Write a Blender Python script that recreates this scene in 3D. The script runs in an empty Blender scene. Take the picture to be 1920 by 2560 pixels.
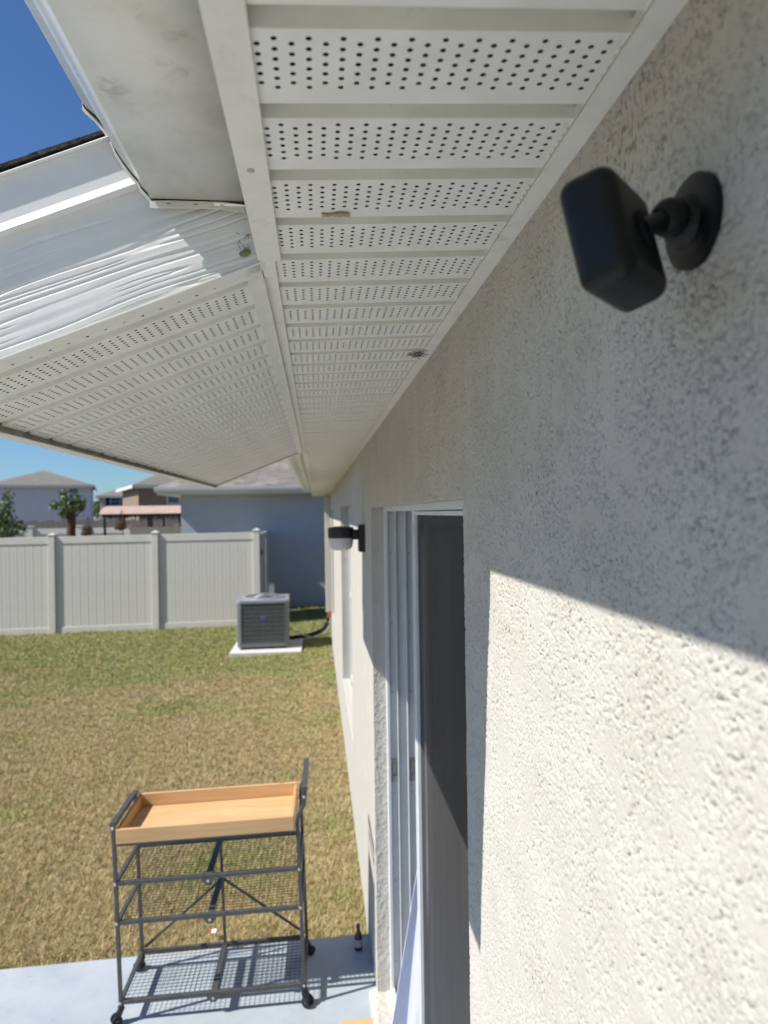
import bpy, bmesh, math, random
import numpy as np
from mathutils import Vector, Matrix

random.seed(7)
RNG = np.random.default_rng(11)
SC = bpy.context.scene
COL = SC.collection

# ------------------------------------------------------------------ camera
CAM = Vector((-0.2373, 0.0, 2.2))
F = Vector((0.0982118, 0.9951654, 0.0004249))
RT = Vector((0.9950638, -0.0981956, -0.0143371))
UP = Vector((0.0142261, -0.0018309, 0.9998971))
cd = bpy.data.cameras.new('camera')
cam = bpy.data.objects.new('camera', cd)
COL.objects.link(cam)
m = Matrix.Identity(4)
for i in range(3):
    m[i][0] = RT[i]; m[i][1] = UP[i]; m[i][2] = -F[i]; m[i][3] = CAM[i]
cam.matrix_world = m
cd.sensor_fit = 'VERTICAL'
cd.sensor_height = 32.0
cd.lens = 1719.3 / 2560 * 32.0
cd.clip_start = 0.02
cd.clip_end = 2000
cd.dof.use_dof = True
cd.dof.focus_distance = 0.95
cd.dof.aperture_fstop = cd.lens / 3.8
SC.camera = cam

# ------------------------------------------------------------------ world, sun, exposure
SUN = Vector((1.0, 0.238, -1.072)).normalized()          # the way the light travels
elev = math.asin(-SUN.z)
azim = math.atan2(-SUN.x, -SUN.y) % (2 * math.pi)      # clockwise from +Y
w = bpy.data.worlds.new('World'); SC.world = w; w.use_nodes = True
nt = w.node_tree
sky = nt.nodes.new('ShaderNodeTexSky'); sky.sky_type = 'NISHITA'
sky.sun_disc = False
sky.sun_elevation = elev; sky.sun_rotation = azim
sky.air_density = 1.0; sky.dust_density = 0.3; sky.ozone_density = 1.2
hs = nt.nodes.new('ShaderNodeMix'); hs.data_type = 'RGBA'; hs.blend_type = 'MULTIPLY'; hs.inputs['Factor'].default_value = 1.0
hs.inputs['B'].default_value = (0.68, 1.0, 1.40, 1)          # the deep blue of a dry clear day
nt.links.new(sky.outputs[0], hs.inputs['A'])
nt.links.new(hs.outputs['Result'], nt.nodes['Background'].inputs[0])
nt.nodes['Background'].inputs[1].default_value = 0.058
sl = bpy.data.lights.new('sun', 'SUN'); sl.energy = 4.5; sl.angle = math.radians(0.5)
sl.color = (1.0, 0.965, 0.91)
so = bpy.data.objects.new('sun', sl); COL.objects.link(so)
so.rotation_euler = SUN.to_track_quat('-Z', 'Y').to_euler()
so.location = (-20, -5, 20)
SC.view_settings.view_transform = 'Standard'
SC.view_settings.look = 'None'
SC.view_settings.exposure = 0.57
SC.view_settings.gamma = 1.0
SC.view_settings.use_curve_mapping = False
SC.cycles.max_bounces = 10
SC.cycles.diffuse_bounces = 6
SC.cycles.transparent_max_bounces = 16


# ------------------------------------------------------------------ materials
def mat(name, col, rough=0.6, col2=None, scale=8.0, bump=0.0, bscale=60.0, metal=0.0, spec=0.4,
        detail=4.0, stretch=None, contrast=(0.35, 0.65), bdist=0.002, attr=None, dirt=0.0, dscale=45.0):
    mt = bpy.data.materials.new(name); mt.use_nodes = True
    t = mt.node_tree; N = t.nodes; L = t.links
    p = N['Principled BSDF']
    p.inputs['Roughness'].default_value = rough
    p.inputs['Metallic'].default_value = metal
    p.inputs['Specular IOR Level'].default_value = spec
    tc = N.new('ShaderNodeTexCoord'); mp = N.new('ShaderNodeMapping')
    L.new(tc.outputs['Object'], mp.inputs[0])
    if stretch: mp.inputs['Scale'].default_value = stretch
    p.inputs['Base Color'].default_value = (*col, 1)
    if attr:
        a = N.new('ShaderNodeAttribute'); a.attribute_name = attr
        L.new(a.outputs['Color'], p.inputs['Base Color'])
    elif col2:
        n = N.new('ShaderNodeTexNoise'); n.inputs['Scale'].default_value = scale
        n.inputs['Detail'].default_value = detail; n.inputs['Roughness'].default_value = 0.6
        L.new(mp.outputs[0], n.inputs['Vector'])
        r = N.new('ShaderNodeValToRGB')
        r.color_ramp.elements[0].position = contrast[0]; r.color_ramp.elements[0].color = (*col, 1)
        r.color_ramp.elements[1].position = contrast[1]; r.color_ramp.elements[1].color = (*col2, 1)
        L.new(n.outputs['Fac'], r.inputs[0]); L.new(r.outputs[0], p.inputs['Base Color'])
        if dirt:
            d1 = N.new('ShaderNodeTexNoise'); d1.inputs['Scale'].default_value = dscale; d1.inputs['Detail'].default_value = 8
            d1.inputs['Roughness'].default_value = 0.7; d1.inputs['Distortion'].default_value = 0.6
            L.new(mp.outputs[0], d1.inputs['Vector'])
            d2 = N.new('ShaderNodeTexNoise'); d2.inputs['Scale'].default_value = dscale*.2; d2.inputs['Detail'].default_value = 3
            L.new(mp.outputs[0], d2.inputs['Vector'])
            a1 = N.new('ShaderNodeMapRange'); a1.inputs['From Min'].default_value = 0.54; a1.inputs['From Max'].default_value = 0.72
            L.new(d1.outputs['Fac'], a1.inputs['Value'])
            a2 = N.new('ShaderNodeMapRange'); a2.inputs['From Min'].default_value = 0.45; a2.inputs['From Max'].default_value = 0.7
            a2.inputs['To Max'].default_value = dirt
            L.new(d2.outputs['Fac'], a2.inputs['Value'])
            mm_ = N.new('ShaderNodeMath'); mm_.operation = 'MULTIPLY'; L.new(a1.outputs[0], mm_.inputs[0]); L.new(a2.outputs[0], mm_.inputs[1])
            mx = N.new('ShaderNodeMix'); mx.data_type = 'RGBA'; L.new(mm_.outputs[0], mx.inputs['Factor'])
            L.new(r.outputs[0], mx.inputs['A']); mx.inputs['B'].default_value = (0.22, 0.20, 0.155, 1)
            L.new(mx.outputs['Result'], p.inputs['Base Color'])
    if bump:
        n2 = N.new('ShaderNodeTexNoise'); n2.inputs['Scale'].default_value = bscale
        n2.inputs['Detail'].default_value = 3.0
        L.new(mp.outputs[0], n2.inputs['Vector'])
        b = N.new('ShaderNodeBump'); b.inputs['Strength'].default_value = bump
        b.inputs['Distance'].default_value = bdist
        L.new(n2.outputs['Fac'], b.inputs['Height']); L.new(b.outputs[0], p.inputs['Normal'])
    return mt


def stucco_mat(name, base, amp, near=False):
    """warm off-white stucco: mottled, a few dark mildew specks, pitted relief"""
    mt = bpy.data.materials.new(name); mt.use_nodes = True
    t = mt.node_tree; N = t.nodes; L = t.links; p = N['Principled BSDF']
    p.inputs['Roughness'].default_value = 0.9; p.inputs['Specular IOR Level'].default_value = 0.15
    tc = N.new('ShaderNodeTexCoord')
    n = N.new('ShaderNodeTexNoise'); n.inputs['Scale'].default_value = 9; n.inputs['Detail'].default_value = 6
    L.new(tc.outputs['Object'], n.inputs['Vector'])
    r = N.new('ShaderNodeValToRGB')
    b = base
    r.color_ramp.elements[0].position = 0.3; r.color_ramp.elements[0].color = (b[0]*.94, b[1]*.94, b[2]*.92, 1)
    r.color_ramp.elements[1].position = 0.7; r.color_ramp.elements[1].color = (b[0]*1.04, b[1]*1.04, b[2]*1.05, 1)
    L.new(n.outputs['Fac'], r.inputs[0])
    # mildew in streaks and specks
    mp = N.new('ShaderNodeMapping'); mp.inputs['Scale'].default_value = (1, 1, 0.45)
    L.new(tc.outputs['Object'], mp.inputs[0])
    s1 = N.new('ShaderNodeTexNoise'); s1.inputs['Scale'].default_value = 230; s1.inputs['Detail'].default_value = 2
    L.new(mp.outputs[0], s1.inputs['Vector'])
    s2 = N.new('ShaderNodeTexNoise'); s2.inputs['Scale'].default_value = 5; s2.inputs['Detail'].default_value = 3
    L.new(tc.outputs['Object'], s2.inputs['Vector'])
    r1 = N.new('ShaderNodeMapRange'); r1.inputs['From Min'].default_value = 0.60; r1.inputs['From Max'].default_value = 0.72
    r2 = N.new('ShaderNodeMapRange'); r2.inputs['From Min'].default_value = 0.50; r2.inputs['From Max'].default_value = 0.75
    L.new(s2.outputs['Fac'], r2.inputs['Value'])
    mu = N.new('ShaderNodeMath'); mu.operation = 'MULTIPLY'
    L.new(r1.outputs[0], mu.inputs[0]); L.new(r2.outputs[0], mu.inputs[1])
    sx_ = N.new('ShaderNodeSeparateXYZ'); L.new(tc.outputs['Object'], sx_.inputs[0])
    zr_ = N.new('ShaderNodeMapRange'); zr_.inputs['From Min'].default_value = 2.15; zr_.inputs['From Max'].default_value = 2.52
    zr_.inputs['To Min'].default_value = 0.0; zr_.inputs['To Max'].default_value = 0.085
    L.new(sx_.outputs['Z'], zr_.inputs['Value'])
    ad = N.new('ShaderNodeMath'); ad.operation = 'ADD'; L.new(s1.outputs['Fac'], ad.inputs[0]); L.new(zr_.outputs[0], ad.inputs[1])
    L.new(ad.outputs[0], r1.inputs['Value'])
    mx = N.new('ShaderNodeMix'); mx.data_type = 'RGBA'
    L.new(mu.outputs[0], mx.inputs['Factor']); L.new(r.outputs[0], mx.inputs['A'])
    mx.inputs['B'].default_value = (0.17, 0.15, 0.125, 1)
    L.new(mx.outputs['Result'], p.inputs['Base Color'])
    g = N.new('ShaderNodeTexNoise'); g.inputs['Scale'].default_value = 420 if near else 130
    g.inputs['Detail'].default_value = 3
    L.new(tc.outputs['Object'], g.inputs['Vector'])
    bu = N.new('ShaderNodeBump'); bu.inputs['Strength'].default_value = amp
    bu.inputs['Distance'].default_value = 0.001 if near else 0.004
    L.new(g.outputs['Fac'], bu.inputs['Height']); L.new(bu.outputs[0], p.inputs['Normal'])
    return mt


def brick_mat(name, c1, c2, c3, bw, rh, rough=0.9):
    mt = bpy.data.materials.new(name); mt.use_nodes = True
    t = mt.node_tree; N = t.nodes; L = t.links; p = N['Principled BSDF']
    p.inputs['Roughness'].default_value = rough
    tc = N.new('ShaderNodeTexCoord')
    bt = N.new('ShaderNodeTexBrick'); bt.inputs['Scale'].default_value = 1
    bt.inputs['Color1'].default_value = (*c1, 1); bt.inputs['Color2'].default_value = (*c2, 1)
    bt.inputs['Mortar'].default_value = (*c3, 1); bt.inputs['Mortar Size'].default_value = 0.004
    bt.inputs['Brick Width'].default_value = bw; bt.inputs['Row Height'].default_value = rh
    L.new(tc.outputs['Object'], bt.inputs['Vector'])
    n = N.new('ShaderNodeTexNoise'); n.inputs['Scale'].default_value = 6; n.inputs['Detail'].default_value = 5
    L.new(tc.outputs['Object'], n.inputs['Vector'])
    mx = N.new('ShaderNodeMix'); mx.data_type = 'RGBA'; mx.blend_type = 'OVERLAY'
    mx.inputs['Factor'].default_value = 0.5
    L.new(bt.outputs['Color'], mx.inputs['A']); L.new(n.outputs['Fac'], mx.inputs['B'])
    L.new(mx.outputs['Result'], p.inputs['Base Color'])
    return mt


def wood_mat(name, c1, c2, axis=0):
    mt = bpy.data.materials.new(name); mt.use_nodes = True
    t = mt.node_tree; N = t.nodes; L = t.links; p = N['Principled BSDF']
    p.inputs['Roughness'].default_value = 0.5; p.inputs['Specular IOR Level'].default_value = 0.35
    tc = N.new('ShaderNodeTexCoord'); mp = N.new('ShaderNodeMapping')
    sc = [26, 26, 26]; sc[axis] = 2.2
    mp.inputs['Scale'].default_value = sc
    L.new(tc.outputs['Object'], mp.inputs[0])
    n = N.new('ShaderNodeTexNoise'); n.inputs['Scale'].default_value = 1.0; n.inputs['Detail'].default_value = 5
    n.inputs['Distortion'].default_value = 0.8
    L.new(mp.outputs[0], n.inputs['Vector'])
    r = N.new('ShaderNodeValToRGB')
    r.color_ramp.elements[0].position = 0.3; r.color_ramp.elements[0].color = (*c1, 1)
    r.color_ramp.elements[1].position = 0.7; r.color_ramp.elements[1].color = (*c2, 1)
    L.new(n.outputs['Fac'], r.inputs[0])
    v = N.new('ShaderNodeTexVoronoi'); v.inputs['Scale'].default_value = 3.3
    L.new(tc.outputs['Object'], v.inputs['Vector'])
    k = N.new('ShaderNodeMapRange'); k.inputs['From Min'].default_value = 0.03; k.inputs['From Max'].default_value = 0.075
    L.new(v.outputs['Distance'], k.inputs['Value'])
    mx = N.new('ShaderNodeMix'); mx.data_type = 'RGBA'
    L.new(k.outputs[0], mx.inputs['Factor']); mx.inputs['A'].default_value = (0.16, 0.07, 0.025, 1)
    L.new(r.outputs[0], mx.inputs['B']); L.new(mx.outputs['Result'], p.inputs['Base Color'])
    return mt


M = {}
M['stucco'] = stucco_mat('stucco', (0.50, 0.472, 0.418), 0.6)
M['stucco_near'] = stucco_mat('stucco_near', (0.50, 0.472, 0.418), 0.7, True)
M['soffit'] = mat('soffit_paint', (0.72, 0.70, 0.625), 0.5, (0.80, 0.78, 0.71), 14, 0.12, 300, contrast=(0.3, 0.6), dirt=.35, dscale=60)
M['trim'] = mat('trim_paint', (0.68, 0.66, 0.59), 0.45, (0.76, 0.74, 0.67), 22, 0.06, 200, contrast=(0.25, 0.55), dirt=.6, dscale=50)
M['gutter'] = mat('gutter_paint', (0.55, 0.525, 0.45), 0.38, (0.73, 0.705, 0.63), 16, 0.05, 90, contrast=(0.2, 0.55), detail=7, dirt=.7, dscale=38)
M['fascia'] = mat('fascia_paint', (0.74, 0.735, 0.70), 0.45, (0.79, 0.785, 0.75), 18, 0.05, 150)
M['whitemetal'] = mat('white_metal', (0.78, 0.78, 0.76), 0.35, (0.82, 0.82, 0.80), 20)
M['doorwhite'] = mat('door_white', (0.66, 0.68, 0.69), 0.35, (0.72, 0.74, 0.75), 12)
M['shingle'] = mat('shingle', (0.012, 0.012, 0.013), 0.95, (0.07, 0.065, 0.06), 130, 0.8, 250)
M['dark'] = mat('hole_shade', (0.03, 0.028, 0.025), 0.95)
M['screw'] = mat('screw_head', (0.42, 0.40, 0.36), 0.45, metal=0.3)
M['black'] = mat('black_plastic', (0.004, 0.0045, 0.0055), 0.42, spec=0.3, bump=0.05, bscale=900, bdist=0.0003)
M['blackmetal'] = mat('black_metal', (0.012, 0.013, 0.014), 0.42, spec=0.5)
M['rubber'] = mat('black_rubber', (0.015, 0.015, 0.016), 0.75)
M['diffuser'] = mat('lamp_diffuser', (0.62, 0.60, 0.60), 0.35, (0.66, 0.64, 0.64), 20)
M['screen'] = None
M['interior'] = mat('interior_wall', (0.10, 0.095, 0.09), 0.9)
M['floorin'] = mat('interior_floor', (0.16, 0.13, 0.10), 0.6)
M['curtain'] = mat('curtain', (0.72, 0.745, 0.93), 0.85, (0.78, 0.80, 0.95), 18, stretch=(8, 8, 1))
M['concrete'] = mat('patio_paint', (0.335, 0.375, 0.41), 0.8, (0.40, 0.435, 0.465), 5, 0.35, 120, detail=9, dirt=.75, dscale=24)
M['pad'] = mat('pad_concrete', (0.55, 0.54, 0.51), 0.9, (0.63, 0.62, 0.58), 10, 0.3, 60)
M['vinyl'] = mat('fence_vinyl', (0.565, 0.535, 0.465), 0.5, (0.60, 0.57, 0.50), 3)
M['acmetal'] = mat('condenser_paint', (0.135, 0.139, 0.137), 0.5, (0.16, 0.164, 0.162), 10, spec=0.4)
M['actop'] = mat('condenser_top', (0.22, 0.235, 0.26), 0.38, (0.27, 0.285, 0.31), 14, spec=0.5)
M['coil'] = mat('condenser_coil', (0.075, 0.078, 0.078), 0.7)
M['badge'] = mat('badge', (0.09, 0.11, 0.42), 0.35)
M['copper'] = mat('copper', (0.50, 0.17, 0.06), 0.4, metal=0.6)
M['conduit'] = mat('grey_conduit', (0.34, 0.34, 0.34), 0.6)
M['steel'] = mat('cart_steel', (0.065, 0.066, 0.063), 0.45, (0.095, 0.094, 0.088), 40, spec=0.5, metal=0.2)
M['wire'] = mat('cart_wire', (0.018, 0.019, 0.02), 0.5, spec=0.4)
M['bolt'] = mat('bolt', (0.55, 0.55, 0.55), 0.3, metal=0.8)
M['wood'] = wood_mat('tray_wood', (0.55, 0.33, 0.15), (0.66, 0.43, 0.22), 0)
M['woody'] = wood_mat('tray_wood_cross', (0.54, 0.30, 0.125), (0.64, 0.39, 0.185), 1)
M['bottle'] = mat('brown_glass', (0.05, 0.022, 0.012), 0.15, spec=0.6)
M['label'] = mat('bottle_label', (0.45, 0.40, 0.42), 0.6)
M['nwall'] = mat('neighbour_stucco', (0.41, 0.435, 0.445), 0.9, (0.44, 0.465, 0.475), 6, 0.4, 90)
M['nroof'] = brick_mat('neighbour_shingle', (0.16, 0.145, 0.125), (0.26, 0.235, 0.20), (0.09, 0.085, 0.08), 0.5, 0.14)
M['frontroof'] = mat('far_roof', (0.17, 0.155, 0.135), 0.95, (0.22, 0.20, 0.175), 2.5, detail=6)
M['farwall'] = mat('far_wall', (0.56, 0.57, 0.62), 0.9, (0.60, 0.61, 0.66), 1)
M['brownwall'] = mat('brown_wall', (0.23, 0.17, 0.13), 0.9, (0.27, 0.20, 0.155), 2)
M['cream'] = mat('cream_wall', (0.62, 0.58, 0.50), 0.9, (0.66, 0.62, 0.55), 1)
M['farwhite'] = mat('far_trim', (0.66, 0.65, 0.62), 0.6)
M['shutter'] = mat('shutter', (0.03, 0.035, 0.04), 0.6)
M['winglass'] = mat('window_glass', (0.06, 0.09, 0.11), 0.08, spec=0.8)
M['woodfence'] = mat('weathered_boards', (0.15, 0.135, 0.115), 0.9, (0.21, 0.19, 0.165), 3, stretch=(6, 6, 0.5))
M['awning'] = mat('awning_fabric', (0.42, 0.30, 0.25), 0.9, (0.48, 0.35, 0.29), 5)
M['bark'] = mat('bark', (0.07, 0.035, 0.025), 0.95, (0.12, 0.06, 0.04), 12, 0.9, 25, stretch=(1, 1, 0.4), bdist=0.02)
M['leaf'] = mat('leaf', (0.05, 0.10, 0.025), 0.55, attr='Col')
M['flower'] = mat('flower', (0.5, 0.1, 0.12), 0.6, attr='Col')
M['basket'] = mat('basket', (0.10, 0.07, 0.04), 0.9)
M['grassblade'] = mat('grass_blade', (0.3, 0.24, 0.1), 0.75, attr='Col', spec=0.2)
M['litter'] = mat('litter_paper', (0.75, 0.72, 0.70), 0.6)
M['litterred'] = mat('litter_print', (0.60, 0.08, 0.05), 0.6)
M['nest'] = mat('dried_mud', (0.17, 0.15, 0.07), 0.95, (0.22, 0.20, 0.10), 60, 0.6, 200)
M['leafdry'] = mat('dry_leaf', (0.36, 0.27, 0.16), 0.9, (0.46, 0.36, 0.23), 150)
M['web'] = mat('web_dirt', (0.13, 0.12, 0.10), 0.95)

# lawn soil and thatch
M['lawn'] = mat('lawn_thatch', (0.15, 0.12, 0.06), 0.95, (0.25, 0.195, 0.10), 26, 0.8, 90, detail=8, bdist=0.01)
# insect screen: fine dark weave
ms = bpy.data.materials.new('insect_screen'); ms.use_nodes = True
t = ms.node_tree; N = t.nodes; L = t.links; p = N['Principled BSDF']
p.inputs['Base Color'].default_value = (0.075, 0.075, 0.078, 1); p.inputs['Roughness'].default_value = 0.6
p.inputs['Specular IOR Level'].default_value = 0.15
tc = N.new('ShaderNodeTexCoord'); mp = N.new('ShaderNodeMapping'); mp.inputs['Scale'].default_value = (14, 14, 1.2)
L.new(tc.outputs['Object'], mp.inputs[0])
n = N.new('ShaderNodeTexNoise'); n.inputs['Scale'].default_value = 1.3; n.inputs['Detail'].default_value = 4
L.new(mp.outputs[0], n.inputs['Vector'])
r = N.new('ShaderNodeValToRGB'); r.color_ramp.elements[0].color = (0.056, 0.056, 0.057, 1); r.color_ramp.elements[1].color = (0.07, 0.069, 0.069, 1)
r.color_ramp.elements[0].position = 0.35; r.color_ramp.elements[1].position = 0.65
L.new(n.outputs['Fac'], r.inputs[0]); L.new(r.outputs[0], p.inputs['Base Color'])
tr = N.new('ShaderNodeBsdfTransparent'); mxs = N.new('ShaderNodeMixShader'); mxs.inputs[0].default_value = 0.36
L.new(p.outputs[0], mxs.inputs[1]); L.new(tr.outputs[0], mxs.inputs[2])
L.new(mxs.outputs[0], N['Material Output'].inputs[0])
M['screen'] = ms
mg = bpy.data.materials.new('door_glass'); mg.use_nodes = True
t = mg.node_tree; N = t.nodes; L = t.links; p = N['Principled BSDF']
p.inputs['Base Color'].default_value = (0.03, 0.035, 0.04, 1); p.inputs['Roughness'].default_value = 0.04
p.inputs['Alpha'].default_value = 0.55
M['glass'] = mg


# ------------------------------------------------------------------ mesh helpers
class MB:
    def __init__(s): s.v = []; s.f = []; s.mi = []; s.cur = 0
    def add(s, vs, fs):
        o = len(s.v); s.v += [tuple(v) for v in vs]
        for f in fs: s.f.append([o + i for i in f]); s.mi.append(s.cur)
        return s
    def box(s, x0, x1, y0, y1, z0, z1):
        vs = [(x0,y0,z0),(x1,y0,z0),(x1,y1,z0),(x0,y1,z0),(x0,y0,z1),(x1,y0,z1),(x1,y1,z1),(x0,y1,z1)]
        return s.add(vs, [(0,3,2,1),(4,5,6,7),(0,1,5,4),(1,2,6,5),(2,3,7,6),(3,0,4,7)])
    def hexa(s, p):   # 8 points: bottom 4, top 4
        return s.add(p, [(0,3,2,1),(4,5,6,7),(0,1,5,4),(1,2,6,5),(2,3,7,6),(3,0,4,7)])
    def bar(s, a, b, w, h=None, up=(0,0,1)):
        a = Vector(a); b = Vector(b); h = h or w; d = (b - a).normalized(); u = Vector(up)
        if abs(d.dot(u)) > 0.97: u = Vector((0,1,0))
        x = d.cross(u).normalized(); u = x.cross(d)
        ps = []
        for q in (a, b):
            for i, j in ((-1,-1),(1,-1),(1,1),(-1,1)): ps.append(q + x*(i*w/2) + u*(j*h/2))
        return s.add(ps, [(0,3,2,1),(4,5,6,7),(0,1,5,4),(1,2,6,5),(2,3,7,6),(3,0,4,7)])
    def prism(s, poly, axis, a, b):
        """extrude a 2-D polygon; axis 'y': poly=(x,z), axis 'x': poly=(y,z), axis 'z': poly=(x,y)"""
        n = len(poly)
        def P(q, t):
            if axis == 'y': return (q[0], t, q[1])
            if axis == 'x': return (t, q[0], q[1])
            return (q[0], q[1], t)
        vs = [P(q, a) for q in poly] + [P(q, b) for q in poly]
        fs = [tuple(range(n))[::-1], tuple(range(n, 2*n))] + [(i, (i+1) % n, n + (i+1) % n, n + i) for i in range(n)]
        return s.add(vs, fs)
    def tube(s, pts, r, n=8, cap=True):
        pts = [Vector(q) for q in pts]; rs = r if isinstance(r, (list, tuple)) else [r]*len(pts)
        rings = []; up = Vector((0,0,1))
        for i, q in enumerate(pts):
            d = (pts[min(i+1, len(pts)-1)] - pts[max(i-1, 0)]).normalized()
            u = up if abs(d.dot(up)) < 0.95 else Vector((1,0,0))
            x = d.cross(u).normalized(); y = x.cross(d)
            rings.append([q + (x*math.cos(2*math.pi*k/n) + y*math.sin(2*math.pi*k/n))*rs[i] for k in range(n)])
        vs = [v for rr in rings for v in rr]; fs = []
        for i in range(len(pts)-1):
            for k in range(n): fs.append((i*n+k, i*n+(k+1) % n, (i+1)*n+(k+1) % n, (i+1)*n+k))
        if cap: fs += [tuple(range(n))[::-1], tuple(range((len(pts)-1)*n, len(pts)*n))]
        return s.add(vs, fs)
    def lathe(s, prof, c, axis=(0,0,1), n=32):
        c = Vector(c); a = Vector(axis).normalized(); u = Vector((1,0,0)) if abs(a.x) < 0.9 else Vector((0,1,0))
        x = a.cross(u).normalized(); y = a.cross(x)
        vs = []; fs = []
        for (r, h) in prof:
            for k in range(n): vs.append(c + a*h + (x*math.cos(2*math.pi*k/n) + y*math.sin(2*math.pi*k/n))*max(r, 1e-5))
        for i in range(len(prof)-1):
            for k in range(n): fs.append((i*n+k, i*n+(k+1) % n, (i+1)*n+(k+1) % n, (i+1)*n+k))
        fs += [tuple(range(n))[::-1], tuple(range((len(prof)-1)*n, len(prof)*n))]
        return s.add(vs, fs)
    def mesh(s, name, mats, bev=0.0, smooth=False, seg=2):
        me = bpy.data.meshes.new(name)
        me.from_pydata(s.v, [], s.f)
        for mm in (mats if isinstance(mats, (list, tuple)) else [mats]): me.materials.append(mm)
        for i, q in enumerate(s.mi):
            if q: me.polygons[i].material_index = q
        bm = bmesh.new(); bm.from_mesh(me)
        bmesh.ops.recalc_face_normals(bm, faces=bm.faces)
        if bev > 0:
            es = [e for e in bm.edges if len(e.link_faces) == 2 and e.calc_face_angle(0) > 0.5]
            bmesh.ops.bevel(bm, geom=es, offset=bev, segments=seg, affect='EDGES', profile=0.5)
        bm.to_mesh(me); bm.free()
        if smooth:
            for q in me.polygons: q.use_smooth = True
            me.set_sharp_from_angle(angle=math.radians(smooth if smooth is not True else 40))
        me.update()
        return me
    def obj(s, name, mats, parent=None, bev=0.0, smooth=False, seg=2):
        return link(name, s.mesh(name, mats, bev, smooth, seg), parent)


def link(name, me, parent=None):
    o = bpy.data.objects.new(name, me); COL.objects.link(o)
    if parent: o.parent = parent
    return o


def tag(o, label, cat, group=None, kind=None):
    if label: o['label'] = label
    if cat: o['category'] = cat
    if group: o['group'] = group
    if kind: o['kind'] = kind
    return o


def thing(name, label, cat, loc=(0,0,0), rot=(0,0,0), group=None):
    o = bpy.data.objects.new(name, None); COL.objects.link(o)
    o.empty_display_size = 0.1; o.location = loc; o.rotation_euler = rot
    return tag(o, label, cat, group)


def struct(name, me):
    o = link(name, me); o['kind'] = 'structure'; return o


def vnoise(x, y, seed=0):
    xi = np.floor(x).astype(np.int64); yi = np.floor(y).astype(np.int64)
    fx = x - xi; fy = y - yi; fx = fx*fx*(3-2*fx); fy = fy*fy*(3-2*fy)
    def h(a, b):
        k = (a*374761393 + b*668265263 + seed*974711 + 1013904223) & 0xffffffff
        k = ((k ^ (k >> 13))*1274126177) & 0xffffffff
        k = k ^ (k >> 16)
        return (k & 0xffffff)/float(0xffffff)
    a = h(xi, yi); b = h(xi+1, yi); c = h(xi, yi+1); d = h(xi+1, yi+1)
    return (a*(1-fx)+b*fx)*(1-fy) + (c*(1-fx)+d*fx)*fy


def grid_mesh(name, P, mats, smooth=True):
    """P: array (n, m, 3) -> quad sheet"""
    n, k, _ = P.shape
    idx = np.arange(n*k).reshape(n, k)
    q = np.stack([idx[:-1,:-1], idx[1:,:-1], idx[1:,1:], idx[:-1,1:]], -1).reshape(-1, 4)
    return quad_mesh(name, P.reshape(-1, 3), q, mats, smooth)


def quad_mesh(name, V, Q, mats, smooth=False, cols=None):
    me = bpy.data.meshes.new(name); c = Q.shape[1]
    me.vertices.add(len(V)); me.vertices.foreach_set('co', np.ascontiguousarray(V, np.float32).ravel())
    me.loops.add(Q.size); me.loops.foreach_set('vertex_index', np.ascontiguousarray(Q, np.int32).ravel())
    me.polygons.add(len(Q)); me.polygons.foreach_set('loop_start', np.arange(0, Q.size, c, dtype=np.int32))
    try: me.polygons.foreach_set('loop_total', np.full(len(Q), c, np.int32))
    except Exception: pass
    if smooth: me.polygons.foreach_set('use_smooth', np.ones(len(Q), bool))
    me.update(calc_edges=True)
    if cols is not None:
        a = me.color_attributes.new('Col', 'FLOAT_COLOR', 'POINT')
        a.data.foreach_set('color', np.ascontiguousarray(np.c_[cols, np.ones(len(cols))], np.float32).ravel())
    for mm in (mats if isinstance(mats, (list, tuple)) else [mats]): me.materials.append(mm)
    return me


# ------------------------------------------------------------------ ground
def lawn_z(x): return np.where(x > -8, 0.026*np.minimum(x, 0), -0.208)
xs = np.array([-600, -200, -60, -20, -8, -6, -4, -2, -1, 0, 4, 20, 200, 600.]); ysg = np.array([-60, -10, 0, 3, 6, 10, 14, 20, 40, 100, 300, 900.])
G = np.zeros((len(xs), len(ysg), 3)); G[..., 0] = xs[:, None]; G[..., 1] = ysg[None]; G[..., 2] = lawn_z(xs)[:, None]
struct('lawn', grid_mesh('lawn', G, M['lawn'], False))


def slab_z(x): return 0.075 + 0.028*x
pm = MB()
pm.hexa([(-3.6,-4,-.12),(0.02,-4,-.12),(0.02,3.47,-.12),(-3.6,3.50,-.12),
         (-3.6,-4,slab_z(-3.6)),(0.02,-4,slab_z(.02)),(0.02,3.47,slab_z(.02)),(-3.6,3.50,slab_z(-3.6))])
struct('patio', pm.mesh('patio', M['concrete'], 0.006))

# grass blades: dry straw with greener patches towards the fence
NT = 74000; BPT = 11
u = RNG.random(NT)
TY = 3.43*(16.4/3.43)**(u**0.92)
TX = (-0.2373 - 0.66*TY - 0.3)*RNG.random(NT) - .012
keep = ~((TY > 15) & (TX < -2.2))
keep &= ~((TY < 3.485) & (TX > -3.6))
keep &= ~((TX > -1.64) & (TX < -0.48) & (TY > 10.95) & (TY < 12.10))
TX = TX[keep]; TY = TY[keep]; ntf = len(TX)
patch = vnoise(TX*1.1, TY*1.1, 3)*0.5 + vnoise(TX*3.1, TY*3.1, 5)*0.3 + vnoise(TX*9, TY*9, 8)*0.2
greenbias = np.clip((TY-8.2)/4.0, 0, 1)*0.68 + np.clip(1-(TY-3.48)/0.22, 0, 1)*0.30 + np.clip(1+TX/0.3, 0, 1)*0.05
gmask = np.clip((patch + greenbias - 0.46)/0.34, 0, 1)
tone = 0.80 + 0.50*RNG.random(ntf)**1.2
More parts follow.
